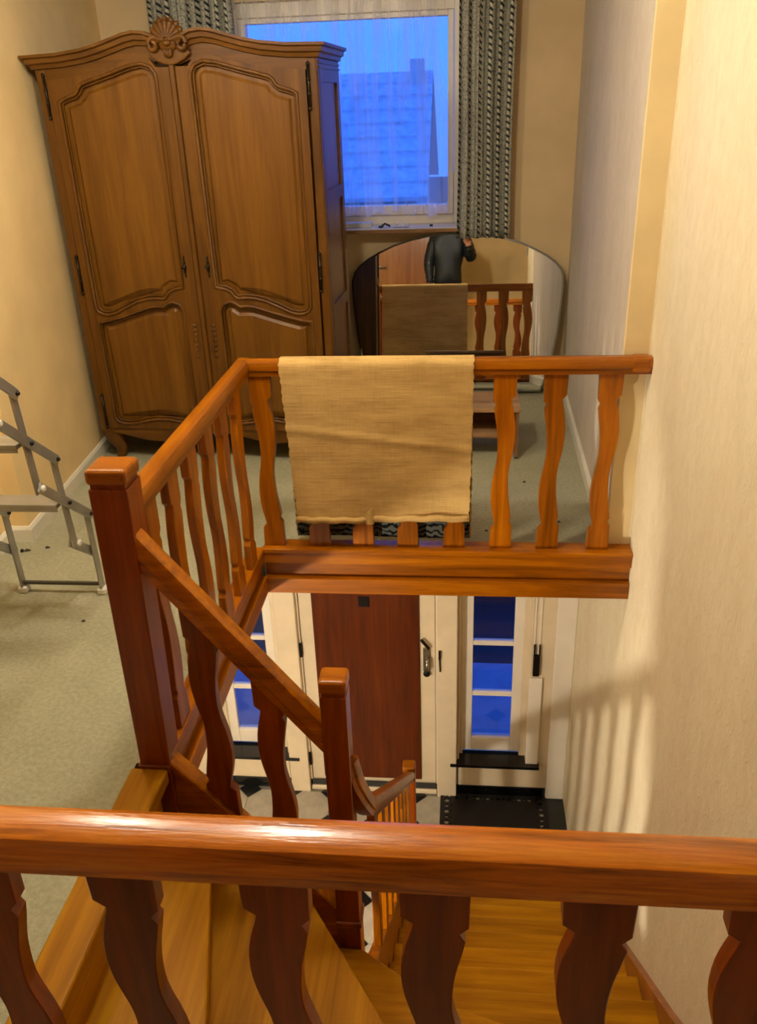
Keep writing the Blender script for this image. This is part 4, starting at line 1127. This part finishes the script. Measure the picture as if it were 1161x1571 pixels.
for v in bme.vertices:
    c = v.co
    if 1.16 < c.z < 1.80 and not (c.y > -.16): v.co = c + v.normal * (0.016 + 0.011 * abs(math.sin(c.z * PI / 0.055)))
for p in bme.polygons:
    c = p.center
    hand_r = c.y > -.165 and c.z > 1.6; hand_l = c.z < 1.165 and c.x < -.385 and c.y > -.36
    p.material_index = 0 if (c.z > 1.845 or hand_r or hand_l) else (1 if c.z > 1.19 else 2)
ob('body', bme, None, pe)
hr = MB().ball((-.18, -.385, 2.035), 0.088, 0.104, 0.092, 16, 10)
hr.v = [(x, min(y, -0.315 if z > 2.06 else -0.375), z) for x, y, z in hr.v]
ob('hair', hr.mesh('hair', smooth=True), M_HAIR, pe)
fc = MB().ball((-.18, -.285, 1.995), 0.014, 0.018, 0.022, 8, 6)
for s in (-1, 1): fc.ball((-.18 + s * .073, -.38, 2.0), 0.010, 0.018, 0.030, 8, 6)
ob('nose_and_ears', fc.mesh('nose_and_ears', smooth=True), M_SKIN, pe)
ey = MB()
for s in (-1, 1): ey.ball((-.18 + s * .03, -.296, 2.015), 0.012, 0.008, 0.008, 8, 6)
ob('eyes', ey.mesh('eyes', smooth=True), plain('eye_white', (200, 200, 196), 0.3), pe)
ob('mouth', MB().ball((-.18, -.298, 1.955), 0.022, 0.006, 0.006, 8, 6).mesh('mouth', smooth=True), plain('lips', (150, 86, 78), 0.5), pe)
# phone: its back with the lens lies just behind the camera position
pc = Vector((0, 0, 1.80813)) - Wv * 0.016 - Uv * 0.045 + Rv * 0.012
pg = [(-0.036, -0.075), (0.036, -0.075), (0.036, 0.075), (-0.036, 0.075)]
ph = ob('phone', MB().prism(pg, lambda q, t: tuple(pc + Rv * q[0] + Uv * q[1] + Wv * t), -0.004, 0.004).mesh('phone', 0.003, 2), plain('black_phone', (14, 14, 16), 0.2))
tag(ph, 'black phone held up in the hand of the mirrored person', 'phone')

# ------------------------------------------------------------------ outdoors seen through the windows
struct(ob('ground', MB().box(-40, 40, YD + 0.28, 60, -3.0, -2.80), plain('dusk_lawn', (40, 46, 40), 0.9)), 'dark ground outside', 'ground')
struct(ob('path', MB().box(-4, 3, YD + 0.28, 6.3, -2.80, -2.76), plain('pale_paving', (140, 138, 146), 0.8, 0.1)), 'pale paving outside the front door', 'pavement')
hg = MB().grid(lambda u, v: (-6 + 12 * u, 7.6 + 0.25 * math.sin(u * 40) * math.sin(v * 9) + 0.5 * (v > .55), -2.8 + 1.0 * min(1, v * 1.6) + 0.06 * math.sin(u * 90 + v * 20)), 160, 14)
o = ob('hedge', hg.mesh('hedge'), plain('hedge_leaf', (16, 26, 16), 0.9, 0.4, 40, 0.8, 40)); tag(o, 'dark hedge in the front garden beyond the hall windows', 'hedge')
nh = thing('house', 'neighbouring house with a tiled roof beyond the upstairs window', 'house', (-6, 15, -2.8))
M_NW = plain('neighbour_brick', (205, 200, 196), 0.9, 0.1); M_NR = plain('roof_tile', (196, 198, 206), 0.7, 0.15)
ob('house_wall', MB().box(-12, -0.75, 14.3, 20, -2.8, 0.55), M_NW, nh)
for k in range(9):
    t0, t1 = k / 9.0, (k + 1) / 9.0
    y0, z0 = 13.9 + 3.1 * t0, 0.42 + 1.85 * t0; y1, z1 = 13.9 + 3.1 * t1, 0.42 + 1.85 * t1
    ob('roof_course', MB().prism([(y0, z0 + 0.04), (y1, z1), (y1, z1 - 0.06), (y0, z0 - 0.02)], lambda q, t: (t, q[0], q[1]), -12.2, -0.55), M_NR, nh)
ob('roof_back', MB().prism([(17.0, 2.27), (20.2, 0.4), (20.2, 0.3), (17.0, 2.17)], lambda q, t: (t, q[0], q[1]), -12.2, -0.55), M_NR, nh)
ob('chimney', MB().box(-0.95, -0.70, 16.6, 16.9, 1.7, 2.45), M_NW, nh)
tr = thing('tree', 'dark green tree at the right edge of the upstairs window view', 'tree', (0.5, 13.0, -2.8))
ob('trunk', MB().tube([(0.45, 13, -2.8), (0.45, 13, 0.2)], 0.10, 8), plain('bark', (40, 32, 24), 0.9), tr)
lfm = MB()
for i in range(700):
    a = random.uniform(0, 2 * PI); zc_ = random.uniform(-1.2, 1.25); rr = math.sqrt(max(0, 1 - ((zc_) / 1.35) ** 2)) * random.uniform(.5, 1.0) * 0.8
    c = Vector((0.45 + rr * math.cos(a), 13 + rr * math.sin(a), 0.1 + zc_)); s = random.uniform(.04, .09)
    d1 = Vector((random.uniform(-1, 1), random.uniform(-1, 1), random.uniform(-1, 1))).normalized() * s; d2 = d1.cross(Vector((random.uniform(-1, 1), random.uniform(-1, 1), 1))).normalized() * s * .6
    lfm.add([c - d1, c + d2, c + d1, c - d2], [(0, 1, 2, 3)])
fo = ob('foliage', lfm.mesh('foliage'), plain('dark_leaf', (40, 74, 44), 0.7, 0.3), tr); fo['kind'] = 'stuff'
